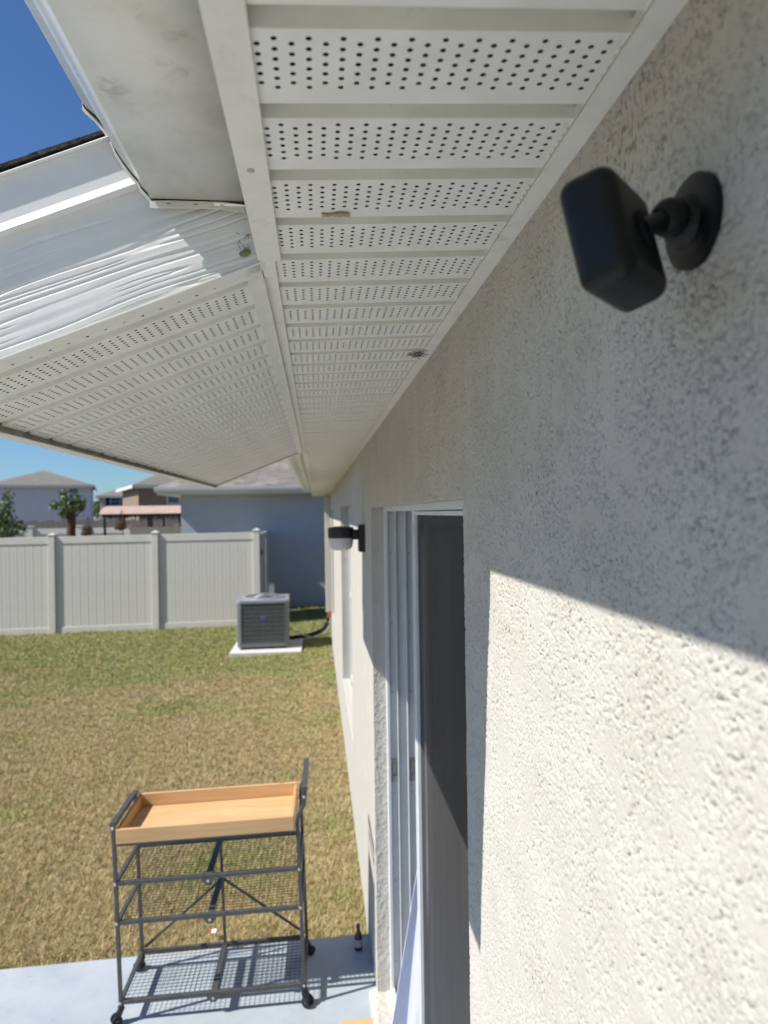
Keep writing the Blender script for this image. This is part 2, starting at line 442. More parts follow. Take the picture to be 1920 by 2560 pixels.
tsz = (0.75 + 0.6*RNG.random(ntf))*(0.85 + 0.035*TY)
dry = RNG.random(ntf)
nb = ntf*BPT
rep = lambda a_: np.repeat(a_, BPT)
isg = RNG.random(nb) < rep(0.06 + 0.16*RNG.random(ntf) + 0.62*gmask**1.4)
ang = RNG.random(nb)*2*math.pi
spread = 0.016*rep(tsz)*RNG.random(nb)
X = rep(TX) + np.cos(ang)*spread; Y = rep(TY) + np.sin(ang)*spread
X = np.minimum(X, -.004)
ln_ = rep(tsz)*(0.020 + 0.034*RNG.random(nb))
el_ = np.clip(RNG.normal(.62, .32, nb), .08, 1.4)
wid = (0.0010 + 0.00027*Y)*(.7+.6*RNG.random(nb))
ta = ang + math.pi/2 + RNG.normal(0, .7, nb)
wv = np.stack([np.cos(ta)*wid, np.sin(ta)*wid, np.zeros(nb)], -1)
base = np.stack([X, Y, lawn_z(X) - 0.003], -1)
tip = base + np.stack([np.cos(ang)*np.cos(el_)*ln_, np.sin(ang)*np.cos(el_)*ln_, np.sin(el_)*ln_], -1)
tip[:, 0] = np.minimum(tip[:, 0], -.003)
V = np.zeros((nb, 3, 3)); V[:, 0] = base - wv; V[:, 1] = base + wv; V[:, 2] = tip
V[..., 0] = np.minimum(V[..., 0], -.002)
straw = np.array([0.60, 0.48, 0.265]); straw2 = np.array([0.38, 0.295, 0.15]); red = np.array([0.42, 0.27, 0.15]); gr = np.array([0.19, 0.25, 0.06]); gr2 = np.array([0.34, 0.37, 0.12])
k = RNG.random((nb, 1))
c = np.where(isg[:, None], gr*(1-k)+gr2*k, straw*(1-k)+straw2*k)
rr = rep(dry < .13) & ~isg & (RNG.random(nb) < .6)
c[rr] = red
c *= rep(tone)[:, None]*(0.85+0.3*RNG.random((nb, 1)))
gme = quad_mesh('grass', V.reshape(-1, 3), np.arange(nb*3).reshape(nb, 3), M['grassblade'], False, np.repeat(c, 3, 0))
go = link('grass', gme)
tag(go, 'short dry straw coloured grass turning green towards the fence', 'grass', kind='stuff')

# ------------------------------------------------------------------ the house
house = thing('house', 'cream stucco house with perforated white soffit, gutter and sliding door', 'house')
T = 0.0422
P = 0.1016
Y0 = 0.4248
def zs(x): return 2.5126 + T*(x + 0.2373)                 # main soffit underside
SL = 0.3975
def zr(x): return 2.508 + SL*(x + 0.30)                   # underside of the projecting roof
DN, DF = 1.10, 2.985                                      # door opening along the wall
DH = 2.222
WIN = [(4.88, 6.70, 0.57, 2.255), (9.75, 10.70, 0.62, 2.26)]


def disp(Yv, Zv):
    """stucco relief (metres, + = towards the yard)"""
    wy = (vnoise(Yv*150, Zv*150, 71)-.5)*.004; wz = (vnoise(Yv*150+9, Zv*150, 72)-.5)*.004
    a = vnoise((Yv+wy)*640, (Zv+wz)*560, 1); b = vnoise(Yv*930+5, Zv*860, 2); c0 = vnoise((Yv+wy)*250+3, (Zv+wz)*210, 4)
    pt = vnoise(Yv*26, Zv*26, 9); pt2 = vnoise(Yv*66, Zv*66, 12)
    mask = 0.22 + 0.78*np.clip((pt*.5+pt2*.5-0.27)/0.16, 0, 1)
    grain = np.clip(a*0.56 + b*0.24 + c0*0.20, 0, 1)
    pits = np.clip((0.365-grain)/0.08, 0, 1)
    d = mask*(0.0028*(grain-.5) - 0.0022*pits) + 0.0009*(pt-.5)
    return d


# near stretch of wall, real relief
ys = [-3.2, -2.0, -1.0, -.5, -.1, .1, .18]
yv = .2
while yv < DN - .002: ys.append(yv); yv += 0.0040 if yv < .33 else 0.00108
ys.append(DN); ys = np.array(ys)
zz = np.concatenate([np.linspace(-.12, 1.34, 13), np.arange(1.342, 2.56, 0.00135), [2.6, 2.72]])
Pm = np.zeros((len(ys), len(zz), 3))
A, B = np.meshgrid(ys, zz, indexing='ij')
D = disp(A, B)
wt = np.where((A < .15) | (B < 1.335) | (B > 2.55), 0, 1.0)
Pm[..., 0] = -D*wt; Pm[..., 1] = A; Pm[..., 2] = B
edge = (vnoise(zz*110, zz*0+.5, 31)-.5)*0.004 + (vnoise(zz*40, zz*0+.5, 33)-.5)*0.003
lowd = zz < DH
Pm[-1, lowd, 1] += edge[lowd]; Pm[-1, lowd, 0] += 0.002
# turn the corner into the door reveal
ext = np.zeros((1, len(zz), 3)); ext[0, :, 0] = 0.06; ext[0, :, 1] = DN; ext[0, :, 2] = zz
ext[0, ~lowd, 0] = -disp(np.full((~lowd).sum(), DN+.007), zz[~lowd])*(zz[~lowd] < 2.55) + .0004; ext[0, ~lowd, 1] = DN+.007
Pm = np.concatenate([Pm, ext], 0)
wall_near = link('wall', grid_mesh('wall_near', Pm, M['stucco_near']), house)

# lintel over the door and the reveal at its far end
yl = np.arange(DN, DF+.001, .0055); zl = np.concatenate([np.arange(DH, 2.56, .003), [2.72]])
A, B = np.meshgrid(yl, zl, indexing='ij')
Pl = np.zeros((len(yl), len(zl)+1, 3)); Pl[:, 1:, 0] = -disp(A, B)*np.where(B > 2.55, 0, 1); Pl[:, 1:, 1] = A; Pl[:, 1:, 2] = B
Pl[:, 0, 0] = .06; Pl[:, 0, 1] = yl; Pl[:, 0, 2] = DH+.002
Pl[:, 1, 2] += (vnoise(yl*90, yl*0, 3)-.5)*.004
link('wall_lintel', grid_mesh('wall_lintel', Pl, M['stucco_near']), house)
xr = np.arange(0, .0641, .004); zrv = np.arange(.05, DH+.004, .006)
A, B = np.meshgrid(xr, zrv, indexing='ij')
Pr = np.zeros((len(xr), len(zrv), 3)); Pr[..., 0] = A
Pr[..., 1] = DF + (vnoise(A*130, B*130, 6)-.5)*.005*np.where(A < .001, 0, 1); Pr[..., 2] = B
Pr[0, :, 0] += (vnoise(zrv*70, zrv*0, 8)-.5)*.004
link('wall_reveal', grid_mesh('wall_reveal', Pr, M['stucco_near']), house)

# rest of the wall with its window openings
END = 12.0
wm = MB()
def wallpiece(y0, y1, z0, z1): wm.box(0, .16, y0, y1, z0, z1)
cuts = [DF] + [v for wn in WIN for v in wn[:2]] + [END]
wallpiece(DF, WIN[0][0], -.12, 2.72)
for i, (a, b, z0, z1) in enumerate(WIN):
    wallpiece(a, b, -.12, z0); wallpiece(a, b, z1, 2.72)
    nxt = WIN[i+1][0] if i+1 < len(WIN) else END
    wallpiece(b, nxt, -.12, 2.72)
wm.box(.16, 6, END-.16, END, -.12, 2.72)
wm.obj('wall', M['stucco'], house)
MB().box(.005, .12, DN-.2, DN-.004, -.1, 2.7).obj('wall_core', M['stucco'], house)

for (a, b, z0, z1) in WIN:
    f = MB()
    f.box(.075, .12, a+.001, a+.05, z0+.02, z1-.001).box(.075, .12, b-.05, b-.001, z0+.02, z1-.001)
    f.box(.075, .12, a+.05, b-.05, z0+.02, z0+.07).box(.075, .12, a+.05, b-.05, z1-.05, z1-.001)
    f.box(.08, .115, a+.05, b-.05, (z0+z1)/2-.02, (z0+z1)/2+.02)
    win = f.obj('window', M['doorwhite'], house, .003)
    MB().box(.094, .10, a+.05, b-.05, z0+.07, (z0+z1)/2-.02).obj('pane', M['winglass'], win)
    MB().box(.094, .10, a+.05, b-.05, (z0+z1)/2+.02, z1-.05).obj('pane', M['winglass'], win)
    MB().box(-.003, .074, a+.001, b-.001, z0-.02, z0+.019).obj('sill', M['stucco'], win, .006)

# room behind the door; dark wall colour stands in for its lack of light
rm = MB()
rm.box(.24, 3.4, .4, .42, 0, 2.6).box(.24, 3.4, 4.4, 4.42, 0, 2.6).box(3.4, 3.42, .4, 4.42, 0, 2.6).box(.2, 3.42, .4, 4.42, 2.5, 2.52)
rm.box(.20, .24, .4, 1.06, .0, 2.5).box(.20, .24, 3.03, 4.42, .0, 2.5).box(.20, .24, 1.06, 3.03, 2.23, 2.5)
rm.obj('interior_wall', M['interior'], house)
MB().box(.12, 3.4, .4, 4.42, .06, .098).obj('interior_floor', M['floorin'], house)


# ---- soffit boards with real punched holes
def hole_mesh(name, width, ncol, cs, zf, dirx=1, hr=0.0019, x0=0.0):
    """one board: width along x (local), P along y; zf(x) = height. Groove first, then perforated flat."""
    b = MB()
    G0, G1, RC = 0.155*P, 0.20*P, 0.021
    ya, dyr = 0.293*P, 0.1024*P
    def pt(x, y, dz=0.0): return (x*dirx, y, zf(x) + dz)
    # step up, recess, slope down
    for y0, y1, d0, d1 in ((0, 0.0005, 0, RC), (0.0005, G0, RC, RC), (G0, G1, RC, 0.0)):
        b.add([pt(0, y0, d0), pt(width, y0, d0), pt(width, y1, d1), pt(0, y1, d1)], [(0, 1, 2, 3)])
    ys0 = ya - dyr/2; ye = ya + 5.5*dyr
    b.add([pt(0, G1), pt(width, G1), pt(width, ys0), pt(0, ys0)], [(0, 1, 2, 3)])
    b.add([pt(0, ye), pt(width, ye), pt(width, P), pt(0, P)], [(0, 1, 2, 3)])
    xa = x0
    if xa > 0: b.add([pt(0, ys0), pt(xa, ys0), pt(xa, ye), pt(0, ye)], [(0, 1, 2, 3)])
    for c in range(ncol):
        xl, xh = xa + c*cs, xa + (c+1)*cs
        odd = c % 2
        rows = [ya + dyr*r + (dyr/2 if odd else 0) for r in range(5 if odd else 6)]
        if odd:
            b.add([pt(xl, ys0), pt(xh, ys0), pt(xh, ys0+dyr/2), pt(xl, ys0+dyr/2)], [(0, 1, 2, 3)])
            b.add([pt(xl, ye-dyr/2), pt(xh, ye-dyr/2), pt(xh, ye), pt(xl, ye)], [(0, 1, 2, 3)])
        for yc in rows:
            xc = (xl+xh)/2
            cor = [pt(xh, yc+dyr/2), pt(xl, yc+dyr/2), pt(xl, yc-dyr/2), pt(xh, yc-dyr/2)]
            oc = [pt(xc + hr*math.cos(math.pi/4*k), yc + hr*math.sin(math.pi/4*k)) for k in range(8)]
            fs = []
            for i in range(4):
                j = (i+1) % 4; a0 = 2*i+1
                fs.append((i, j, 4+(a0+2) % 8, 4+(a0+1) % 8, 4+a0 % 8))
            b.add(cor + oc, fs)
    xe = xa + ncol*cs
    if xe < width - 1e-6: b.add([pt(xe, ys0), pt(width, ys0), pt(width, ye), pt(xe, ye)], [(0, 1, 2, 3)])
    me = bpy.data.meshes.new(name); me.from_pydata(b.v, [], b.f); me.materials.append(M['soffit']); me.update()
    return me


# main soffit: J-channel at the wall, lip of the fascia, then the boards
sm = MB()
sm.box(-.0215, .0005, -3, END+.28, 2.5185, 2.5205).box(-.0215, -.0205, -3, END+.28, 2.5185, 2.530)
soffit = sm.obj('soffit_channel', M['trim'], house, .0008)
XL = -.296
bme = hole_mesh('soffit_board', .280, 24, .01145, lambda x: T*x, hr=.00220, x0=.006)
for i in range(-30, 117):
    o = link('soffit_board', bme, soffit)
    o.location = (XL + random.uniform(-.001, .001), Y0 + P*i, zs(XL) + random.uniform(-.0006, .0006))

# fascia of the main eave (near piece, piece above the projecting roof, far piece)
def eave_fascia(y0, y1, lip1=-.275):
    f = MB(); f.box(-.3030, -.2990, y0, y1, 2.508, 2.715)
    f.box(-.3030, lip1, y0, y1, 2.5060, 2.5078)
    return f.obj('fascia', M['trim'], house, .0008)
fa = eave_fascia(-3, .8422)
eave_fascia(3.445, END+.28)
fm = MB(); fm.box(-.300, -.2825, .8425, 3.44, 2.5066, 2.5085).box(-.300, -.2985, .90, 3.44, 2.498, 2.5066)
fm.obj('soffit_trim', M['trim'], house, .0008)
for (x, yy) in ((-.291, .62), (-.291, -.1)):
    MB().lathe([(.0034, 0), (.0034, .0008), (.0022, .0014)], (x, yy, 2.5060), (0, 0, -1), 14).obj('screw', M['screw'], fa)

# projecting roof over the door
YA, YB = 0.845, 3.43
XO = -.728
ESL = hole_mesh('sloped_soffit_board', .399, 34, .01145, lambda x: -SL*x*1.0, dirx=-1, hr=.00220, x0=.004)
es = MB()
# inner F-channel, rake trims, outer lip
def slab(mb, x0, x1, y0, y1, o0, o1):
    mb.hexa([(x0,y0,zr(x0)+o0),(x1,y0,zr(x1)+o0),(x1,y1,zr(x1)+o0),(x0,y1,zr(x0)+o0),
             (x0,y0,zr(x0)+o1),(x1,y0,zr(x1)+o1),(x1,y1,zr(x1)+o1),(x0,y1,zr(x0)+o1)])
slab(es, -.3205, -.3005, YA+.002, YB, -.0035, -.0005)
slab(es, -.3205, -.3190, YA+.06, YB, -.0005, .006)
esof = es.obj('sloped_soffit_trim', M['trim'], house, .0006)
rk = MB(); slab(rk, XO-.015, -.281, YA-.001, YA+.026, -.0035, -.0008)
rk.obj('rake_trim', M['trim'], house, .0006)
st = MB(); slab(st, XO, -.3210, YA+.0265, YA+.052, .0010, .0022)
stp = st.obj('cut_soffit_strip', M['soffit'], esof)
hb = MB()
for kk in range(18):
    x = -.338 - kk*.0222
    if random.random() < .12: continue
    hb.lathe([(.0019, 0), (.0019, .0006)], (x, YA+.036+random.uniform(-.001, .001), zr(x)+.0006), (SL, 0, -1), 8)
hb.obj('hole_shade_disc', M['dark'], stp)  # solid dark discs, their colour imitates the shade inside open holes
NE = int((YB-.02-(YA+.0525))/P)
for i in range(NE+1):
    o = link('soffit_board', ESL, esof)
    o.location = (-.3215, YA+.0525 + P*i, zr(-.3215)+.0012 + random.uniform(-.0006, .0006))
rk2 = MB(); slab(rk2, XO-.015, -.281, YB-.02, YB+.001, -.0038, -.0018); slab(rk2, XO-.015, -.30, YB+.0015, YB+.016, -.004, .215)
rk2.obj('rake_fascia', M['trim'], house, .0006)
of = MB(); of.box(XO-.016, XO-.003, YA+.0205, YB, zr(XO)-.006, zr(XO)+.165)
of.box(XO-.016, XO+.014, YA-.001, YB+.016, zr(XO)-.0085, zr(XO)-.0062)
of.obj('eave_fascia', M['trim'], house, .0008)

# rake fascia facing the yard corner: embossed wood grain
nu, nv = 460, 230
uu = np.linspace(0, 1, nu); vv = np.linspace(0, .20, nv)
A, B = np.meshgrid(uu, vv, indexing='ij')
Lx = 0.462
s_ = A*Lx
warp = (vnoise(s_*6, B*9, 41)-.5)*.012 + (vnoise(s_*12, B*22, 42)-.5)*.004
g1 = vnoise(s_*7.0+2, (B+warp)*150, 43); g2 = vnoise(s_*11, (B+warp)*210, 44); g3 = vnoise(s_*3, (B+warp)*55, 45)
gv = vnoise(s_*3.4+2, (B+warp)*92, 43); gw = vnoise(s_*4.6+7, (B+warp*1.3)*140+5, 47)
val = np.clip((1-np.abs(2*gv-1)-.76)/.24, 0, 1)*np.clip((vnoise(s_*9, B*30, 48)-.15)/.25, 0, 1)
val2 = np.clip((1-np.abs(2*gw-1)-.80)/.20, 0, 1)*np.clip((vnoise(s_*8+3, B*35, 49)-.32)/.2, 0, 1)
hgt2 = .0006*g3 + .0003*g1 - .0012*val - .0009*val2 + (g2-.5)*.00012
Pf = np.zeros((nu, nv, 3))
Xf = -.281 - s_
Pf[..., 0] = Xf; Pf[..., 1] = YA - hgt2 + .001; Pf[..., 2] = zr(Xf) + B
rake = link('rake_fascia', grid_mesh('rake_grain', Pf, M['fascia']), house)
rb = MB(); slab(rb, -.743, -.281, YA+.002, YA+.02, 0, .205); rb.obj('backing_board', M['fascia'], rake)
MB().lathe([(.0032, 0), (.0032, .0008), (.002, .0013)], (-.365, YA-.0012, zr(-.365)+.095), (0, -1, 0), 14).obj('screw', M['screw'], rake)

# upper rake board with kicked-out drip edge and the shingle edge on top
def rake_strip(name, prof, m_, parent, x0=-.765, x1=-.335, bev=0):
    mb = MB(); n_ = len(prof)
    vs = [(x0, y, zr(x0)+o) for y, o in prof] + [(x1, y, zr(x1)+o) for y, o in prof]
    mb.add(vs, [tuple(range(n_)), tuple(range(n_, 2*n_))[::-1]] + [(i, (i+1) % n_, n_+(i+1) % n_, n_+i) for i in range(n_)])
    return mb.obj(name, m_, parent, bev)
band = rake_strip('rake_board', [(YA-.002, .1392), (YA-.0095, .1400), (YA-.0098, .1412), (YA-.0048, .1530), (YA-.0048, .2065), (YA+.01, .2065), (YA+.01, .1392)], M['fascia'], house)
rake_strip('drip_edge', [(YA-.0115, .2062), (YA-.0115, .2068), (YA-.0070, .2105), (YA+.03, .2105), (YA+.03, .2068), (YA-.005, .2067)], M['whitemetal'], band)

roof = MB()
def deck(x0, x1, y0, y1, o0, o1): slab(roof, x0, x1, y0, y1, o0, o1)
deck(-.345, 5.0, -3, YA-.01, .2110, .2230)
deck(-.345, 5.0, YA-.01, YB+.02, .2110, .2230)
deck(-.345, 5.0, YB+.02, END+.3, .2110, .2230)
deck(-.775, -.345, YA-.004, YB+.03, .2108, .2135)
ro = roof.obj('roof', M['shingle'], house)
for k_ in range(4):                                   # shingle courses stacked at the rake
    x1 = -.40 - k_*.105; x0 = x1 - .165
    if k_ == 3: x0 = -.785
    s3 = MB(); y_ = YA-.0060 - random.uniform(0, .003)
    vs = []
    for (xx, oo) in ((x0, .2138), (x1, .2138)):
        lift = .004 if xx == x0 else 0
        for dy_, dz_ in ((0, 0), (1, 0), (1, .0042), (0, .0042)):
            vs.append((xx, (y_ if dy_ == 0 else YB+.04), zr(xx)+oo+lift+dz_))
    s3.add(vs, [(0,1,2,3), (7,6,5,4), (0,4,5,1), (1,5,6,2), (2,6,7,3), (3,7,4,0)])
    s3.obj('shingle', M['shingle'], ro)

# attic closure so the holes look into darkness
at = MB(); at.box(-.299, .0, -3.02, -3.0, 2.50, 2.72); at.box(-.299, 0, END+.28, END+.30, 2.50, 2.8)
at.obj('gable_closure', M['trim'], house)

# K-style gutters
GP = [(-.3150, 2.690), (-.3150, 2.5600), (-.4185, 2.5600), (-.4200, 2.5645), (-.4285, 2.5735), (-.4310, 2.5800), (-.4385, 2.5880), (-.4480, 2.6010),
      (-.4555, 2.6130), (-.4610, 2.6270), (-.4675, 2.6390), (-.4770, 2.6510), (-.4875, 2.6600), (-.4905, 2.6640), (-.4905, 2.6930), (-.4800, 2.6960)]
GK = .838/.81
GP = [(-.2373+(x+.2373)*GK, 2.2+(z-2.2)*GK) for x, z in GP]
GP[0] = (-.3165, GP[0][1]); GP[1] = (-.3165, GP[1][1])
GB = GP[1][1]
def gutter(y0, y1):
    n_ = len(GP); yn = np.linspace(y0, y1, 14); Pg = np.zeros((len(yn), n_, 3))
    for i, yy in enumerate(yn):
        for j, (x, z) in enumerate(GP): Pg[i, j] = (x, yy, z)
    me = grid_mesh('gutter', Pg, M['gutter'], False)
    o = link('gutter', me, house)
    md = o.modifiers.new('thickness', 'SOLIDIFY'); md.thickness = .0014; md.offset = 0
    return o
gu = gutter(-3, .8285)
def outset(k): return [(x - k*(0.35 if z < GB+.004 else 1), z - k) for x, z in GP[1:-1]]
ec = MB(); ec.prism([(GP[0][0], GP[0][1]-.03)] + outset(.0016) + [(GP[-2][0], GP[-2][1]-.004)], 'y', .8296, .8335)
ec.obj('gap_shade', M['rubber'], gu)  # black strip standing in for the shadowed gap before the end cap
ec = MB(); ec.prism([(GP[0][0], GP[0][1]-.03)] + outset(.0038) + [(GP[-2][0]-.003, GP[-2][1]-.004)], 'y', .8345, .8362)
ec.obj('end_cap', M['gutter'], gu)
n12 = 26
xg0, xg1 = GP[2][0]-.002, GP[1][0]
fl = MB(); xsf = np.linspace(xg0, xg1, n12)
for i in range(n12-1):
    def zc(x): tt = (x-xg0)/(xg1-xg0); return GB - .0026 + .0016*math.sin(tt*math.pi) - .0022*max(0, tt-.75)*4
    a, b2 = xsf[i], xsf[i+1]
    jag = (vnoise(np.array([i*.9]), np.array([.3]), 5)[0]-.5)*.0009
    fl.hexa([(a,.8300,zc(a)-.0085+jag),(b2,.8300,zc(b2)-.0085+jag),(b2,.8316,zc(b2)-.0085+jag),(a,.8316,zc(a)-.0085+jag),
             (a,.8300,zc(a)),(b2,.8300,zc(b2)),(b2,.8316,zc(b2)),(a,.8316,zc(a))])
cf = fl.obj('cap_flange', M['gutter'], gu)
for xq in (.2, .48, .76):
    xq = xg0 + (xg1-xg0)*xq
    MB().box(xq-.0025, xq+.0025, .8294, .8298, GB-.0058, GB-.0052).obj('crimp', M['web'], gu)
gutter(3.45, END+.28)

# ------------------------------------------------------------------ sliding door
door = MB()
# far jamb with three tracks
for x0, x1 in ((.055, .068), (.099, .104), (.141, .147), (.183, .192)):
    door.box(x0, x1, DF-.042, DF+.02, .10, DH)
door.box(.0635, .20, DF-.012, DF+.022, .10, DH)
door.box(.055, .20, DN, DF-.042, DH-.018, DH+.0015)
door.box(.055, .20, DN, DF-.042, .10, .135)
for x0, x1 in ((.066, .070), (.104, .108), (.146, .150)): door.box(x0, x1, DN, DF-.042, .135, .155)
door.box(.055, .20, DN-.05, DN+.004, .10, DH)
dr = door.obj('sliding_door', M['doorwhite'], house, .0012)
for x in (.083, .163):
    for z in (2.02, 1.72, 1.42, .98, .60, .25):
        MB().lathe([(.0035, 0), (.0035, .001), (.002, .002)], (x, DF-.012, z), (0, -1, 0), 12).obj('screw', M['screw'], dr)
    lk = MB(); lk.box(x-.013, x+.013, DF-.0185, DF-.0125, 1.03, 1.13); lk.box(x-.005, x+.019, DF-.026, DF-.0185, 1.035, 1.06); lk.box(x-.007, x+.007, DF-.023, DF-.0185, 1.075, 1.115)
    lk.obj('lock_keeper', M['screw'], dr, .001)
SY = 2.285
# screen panel (outer) and glass panel behind it
sp = MB(); sp.box(.082, .106, SY-.046, SY, .156, DH-.020).box(.082, .106, DN+.006, DN+.05, .156, DH-.020)
sp.box(.084, .104, DN+.05, SY-.046, DH-.032, DH-.0205).box(.084, .104, DN+.05, SY-.046, .157, .24)
sp.box(.078, .082, SY-.034, SY-.028, .16, DH-.06)
spo = sp.obj('screen_frame', M['doorwhite'], dr, .002)
MB().box(.0935, .0945, DN+.05, SY-.046, 0.24, DH-.032).obj('insect_screen', M['screen'], dr)
gp = MB(); gp.box(.120, .143, SY-.075, SY-.005, .156, DH-.020).box(.120, .143, DN+.006, DN+.07, .156, DH-.020)
gp.box(.121, .142, DN+.07, SY-.075, DH-.06, DH-.0205).box(.121, .142, DN+.07, SY-.075, .157, .26)
gp.obj('door_panel', M['doorwhite'], dr, .002)
MB().box(.129, .134, DN+.07, SY-.075, .26, DH-.06).obj('glass', M['glass'], dr)
# rough sill at the foot of the opening
xk = np.linspace(-.035, .056, 22); yk = np.linspace(DN-.02, DF+.03, 240)
A, B = np.meshgrid(xk, yk, indexing='ij')
top = .113 + .012*(vnoise(A*60, B*60, 5)-.5) - .022*np.clip(-A/.035, 0, 1)**2
Ps = np.zeros((24, 240, 3)); Ps[1:23, :, 0] = A; Ps[1:23, :, 1] = B; Ps[1:23, :, 2] = top
Ps[0, :, 0] = -.037; Ps[0, :, 1] = yk; Ps[0, :, 2] = .0; Ps[23, :, 0] = .057; Ps[23, :, 1] = yk; Ps[23, :, 2] = .0
link('door_sill', grid_mesh('door_sill', Ps, M['stucco_near']), house)

# curtain blown out through the gap of the door
nz, nw = 90, 26
zc_ = np.linspace(.18, 2.12, nz); wv_ = np.linspace(0, 1, nw)
Pc = np.zeros((nz, nw, 3))
for i, z in enumerate(zc_):
    tt = max(0.0, (1.08-z)/.9)
    xo = .113 - .165*tt**1.0; yo = SY+.06 + .0*tt
    for j, q in enumerate(wv_):
        x = xo + (.235-xo)*q
        y = yo + .03*math.sin(q*9+z*1.5)*(.3+.7*q) + .05*q
        Pc[i, j] = (x, y, z)
cme = grid_mesh('curtain', Pc, M['curtain'])
cu = link('curtain', cme); md = cu.modifiers.new('thickness', 'SOLIDIFY'); md.thickness = .0015
tag(cu, 'pale lavender curtain pushed out through the gap of the sliding door', 'curtain')

# ------------------------------------------------------------------ security camera on the wall
sec = thing('security_camera', 'small black cube security camera on a round mount under the soffit', 'camera', (0, .405, 2.377))
def rel(v): return Vector(v) - Vector((0, .405, 2.377))
MB().lathe([(.0285, 0), (.0285, .0045), (.0265, .0062), (.0165, .0072), (.0150, .0105), (.0135, .0150), (.0100, .0180)], rel((-.0002, .405, 2.377)), (-1, 0, 0), 48).obj('mount_plate', M['black'], sec, 0, 35)
fwd = Vector((-.70, .70, 0)).normalized(); tiltd = math.radians(13)
fwd = (fwd*math.cos(tiltd) + Vector((0, 0, -1))*math.sin(tiltd)).normalized()
side = fwd.cross(Vector((0, 0, 1))).normalized(); upv = side.cross(fwd)
bc = Vector((-.0615, .386, 2.3555))
back = bc - fwd*.0165
arm = MB()
ball = Vector((-.0245, .392, 2.3735))
arm.tube([rel((-.012, .405, 2.377)), rel((-.020, .400, 2.375)), rel(ball)], [.0095, .0092, .0085], 16)
arm.obj('arm', M['black'], sec, 0, 50)
bl = MB(); bl.lathe([(.0115*math.sin(a), -.0115*math.cos(a)) for a in np.linspace(.02, math.pi-.02, 12)], rel(ball), (0, 0, 1), 20)
bl.obj('ball_joint', M['black'], sec, 0, 60)
sk = MB(); sk.tube([rel(ball), rel(back+fwd*.002)], [.0055, .0065], 14); sk.lathe([(.0095, -.003), (.0105, 0), (.0105, .0025)], rel(back), -fwd, 20)
sk.obj('socket', M['black'], sec, 0, 40)
hb_ = MB(); W_, H_, D_ = .0340, .0345, .0165
pts = []
for q in (-1, 1):
    for i, j in ((-1, -1), (1, -1), (1, 1), (-1, 1)):
        pts.append(rel(bc + fwd*(q*D_) + side*(i*W_*(1 if q > 0 else .96)) + upv*(j*H_*(1 if q > 0 else .96))))
hb_.hexa(pts)
bo = hb_.obj('housing', M['black'], sec, .0098, 45, 6)
MB().lathe([(.013, 0), (.013, .001), (.010, .0014)], rel(bc + fwd*(D_-.0002) + upv*.010), fwd, 24).obj('lens', M['winglass'], sec)

# ------------------------------------------------------------------ wall lamp
lamp = thing('wall_lamp', 'black outdoor wall lamp with white dome diffuser beside the sliding door', 'lamp', (0, 3.42, 2.075))
MB().box(-.030, -.0005, -.055, .055, -.068, .066).obj('back_plate', M['blackmetal'], lamp, .004)
MB().box(-.075, -.030, -.028, .028, -.008, .042).obj('arm', M['blackmetal'], lamp, .004)
MB().lathe([(.0615, .0), (.0645, .008), (.0645, .048), (.060, .0535), (.03, .058), (.004, .059)], (-.1165, 0, 0), (0, 0, 1), 40).obj('drum', M['blackmetal'], lamp, 0, 30)
MB().lathe([(.022, -.0605), (.040, -.058), (.052, -.049), (.0590, -.032), (.0612, -.012), (.0612, .004)], (-.1165, 0, 0), (0, 0, 1), 40).obj('diffuser', M['diffuser'], lamp, 0, 40)

# ------------------------------------------------------------------ refrigerant lines
rl = thing('line_cover', 'cream vertical cover for refrigerant lines near the far wall corner', 'pipe cover', (0, 11.45, 0))
MB().box(-.098, -.0005, -.06, .05, .56, 2.50).obj('cover', M['stucco'], rl, .008)
ln = thing('refrigerant_line', 'black insulated refrigerant line curving from wall to air conditioner', 'pipe', (-.05, 11.42, .5))
def bez(p0, p1, p2, p3, n_=18):
    p0, p1, p2, p3 = map(Vector, (p0, p1, p2, p3)); out = []
    for i in range(n_+1):
        q = i/n_; out.append(p0*(1-q)**3 + p1*3*q*(1-q)**2 + p2*3*q*q*(1-q) + p3*q**3)
    return out
off = Vector((-.05, 11.42, .5))
MB().tube([q-off for q in bez((-.06, 11.42, .47), (-.10, 11.42, .20), (-.35, 11.55, .16), (-.715, 11.62, .12))], .034, 12).obj('insulation', M['rubber'], ln, 0, 60)
MB().tube([q-off for q in bez((-.03, 11.40, .58), (-.05, 11.40, .50), (-.055, 11.41, .50), (-.06, 11.42, .45))], .030, 10).obj('copper_stub', M['copper'], ln, 0, 60)
MB().tube([q-off for q in bez((-.02, 11.36, .50), (-.06, 11.34, .1), (-.3, 11.5, .05), (-.71, 11.58, .30))], .011, 8).obj('conduit', M['conduit'], ln, 0, 60)

# ------------------------------------------------------------------ condenser on its pad
pad = MB(); pad.box(-.56, .56, -.56, .56, -.12, .025)
po = pad.obj('concrete_pad', M['pad'], None, .01); po.location = (-1.06, 11.52, 0)
tag(po, 'square pale concrete pad set in the lawn under the air conditioner', 'pad')
ac = thing('air_conditioner', 'grey outdoor air conditioner condenser standing on a concrete pad', 'air conditioner', (-1.125, 11.62, .025), (0, 0, math.radians(2)))
ac.scale = (1.04, 1.04, 1.12)
HW = .40
def rrect(h, r, n_=6):
    out = []
    for cx, cy, a0 in ((h-r, h-r, 0), (-h+r, h-r, 90), (-h+r, -h+r, 180), (h-r, -h+r, 270)):
        for i in range(n_+1):
            a = math.radians(a0 + 90*i/n_); out.append((cx+r*math.cos(a), cy+r*math.sin(a)))
    return out
MB().prism(rrect(HW, .07), 'z', .03, .085).obj('base_pan', M['acmetal'], ac, .004)
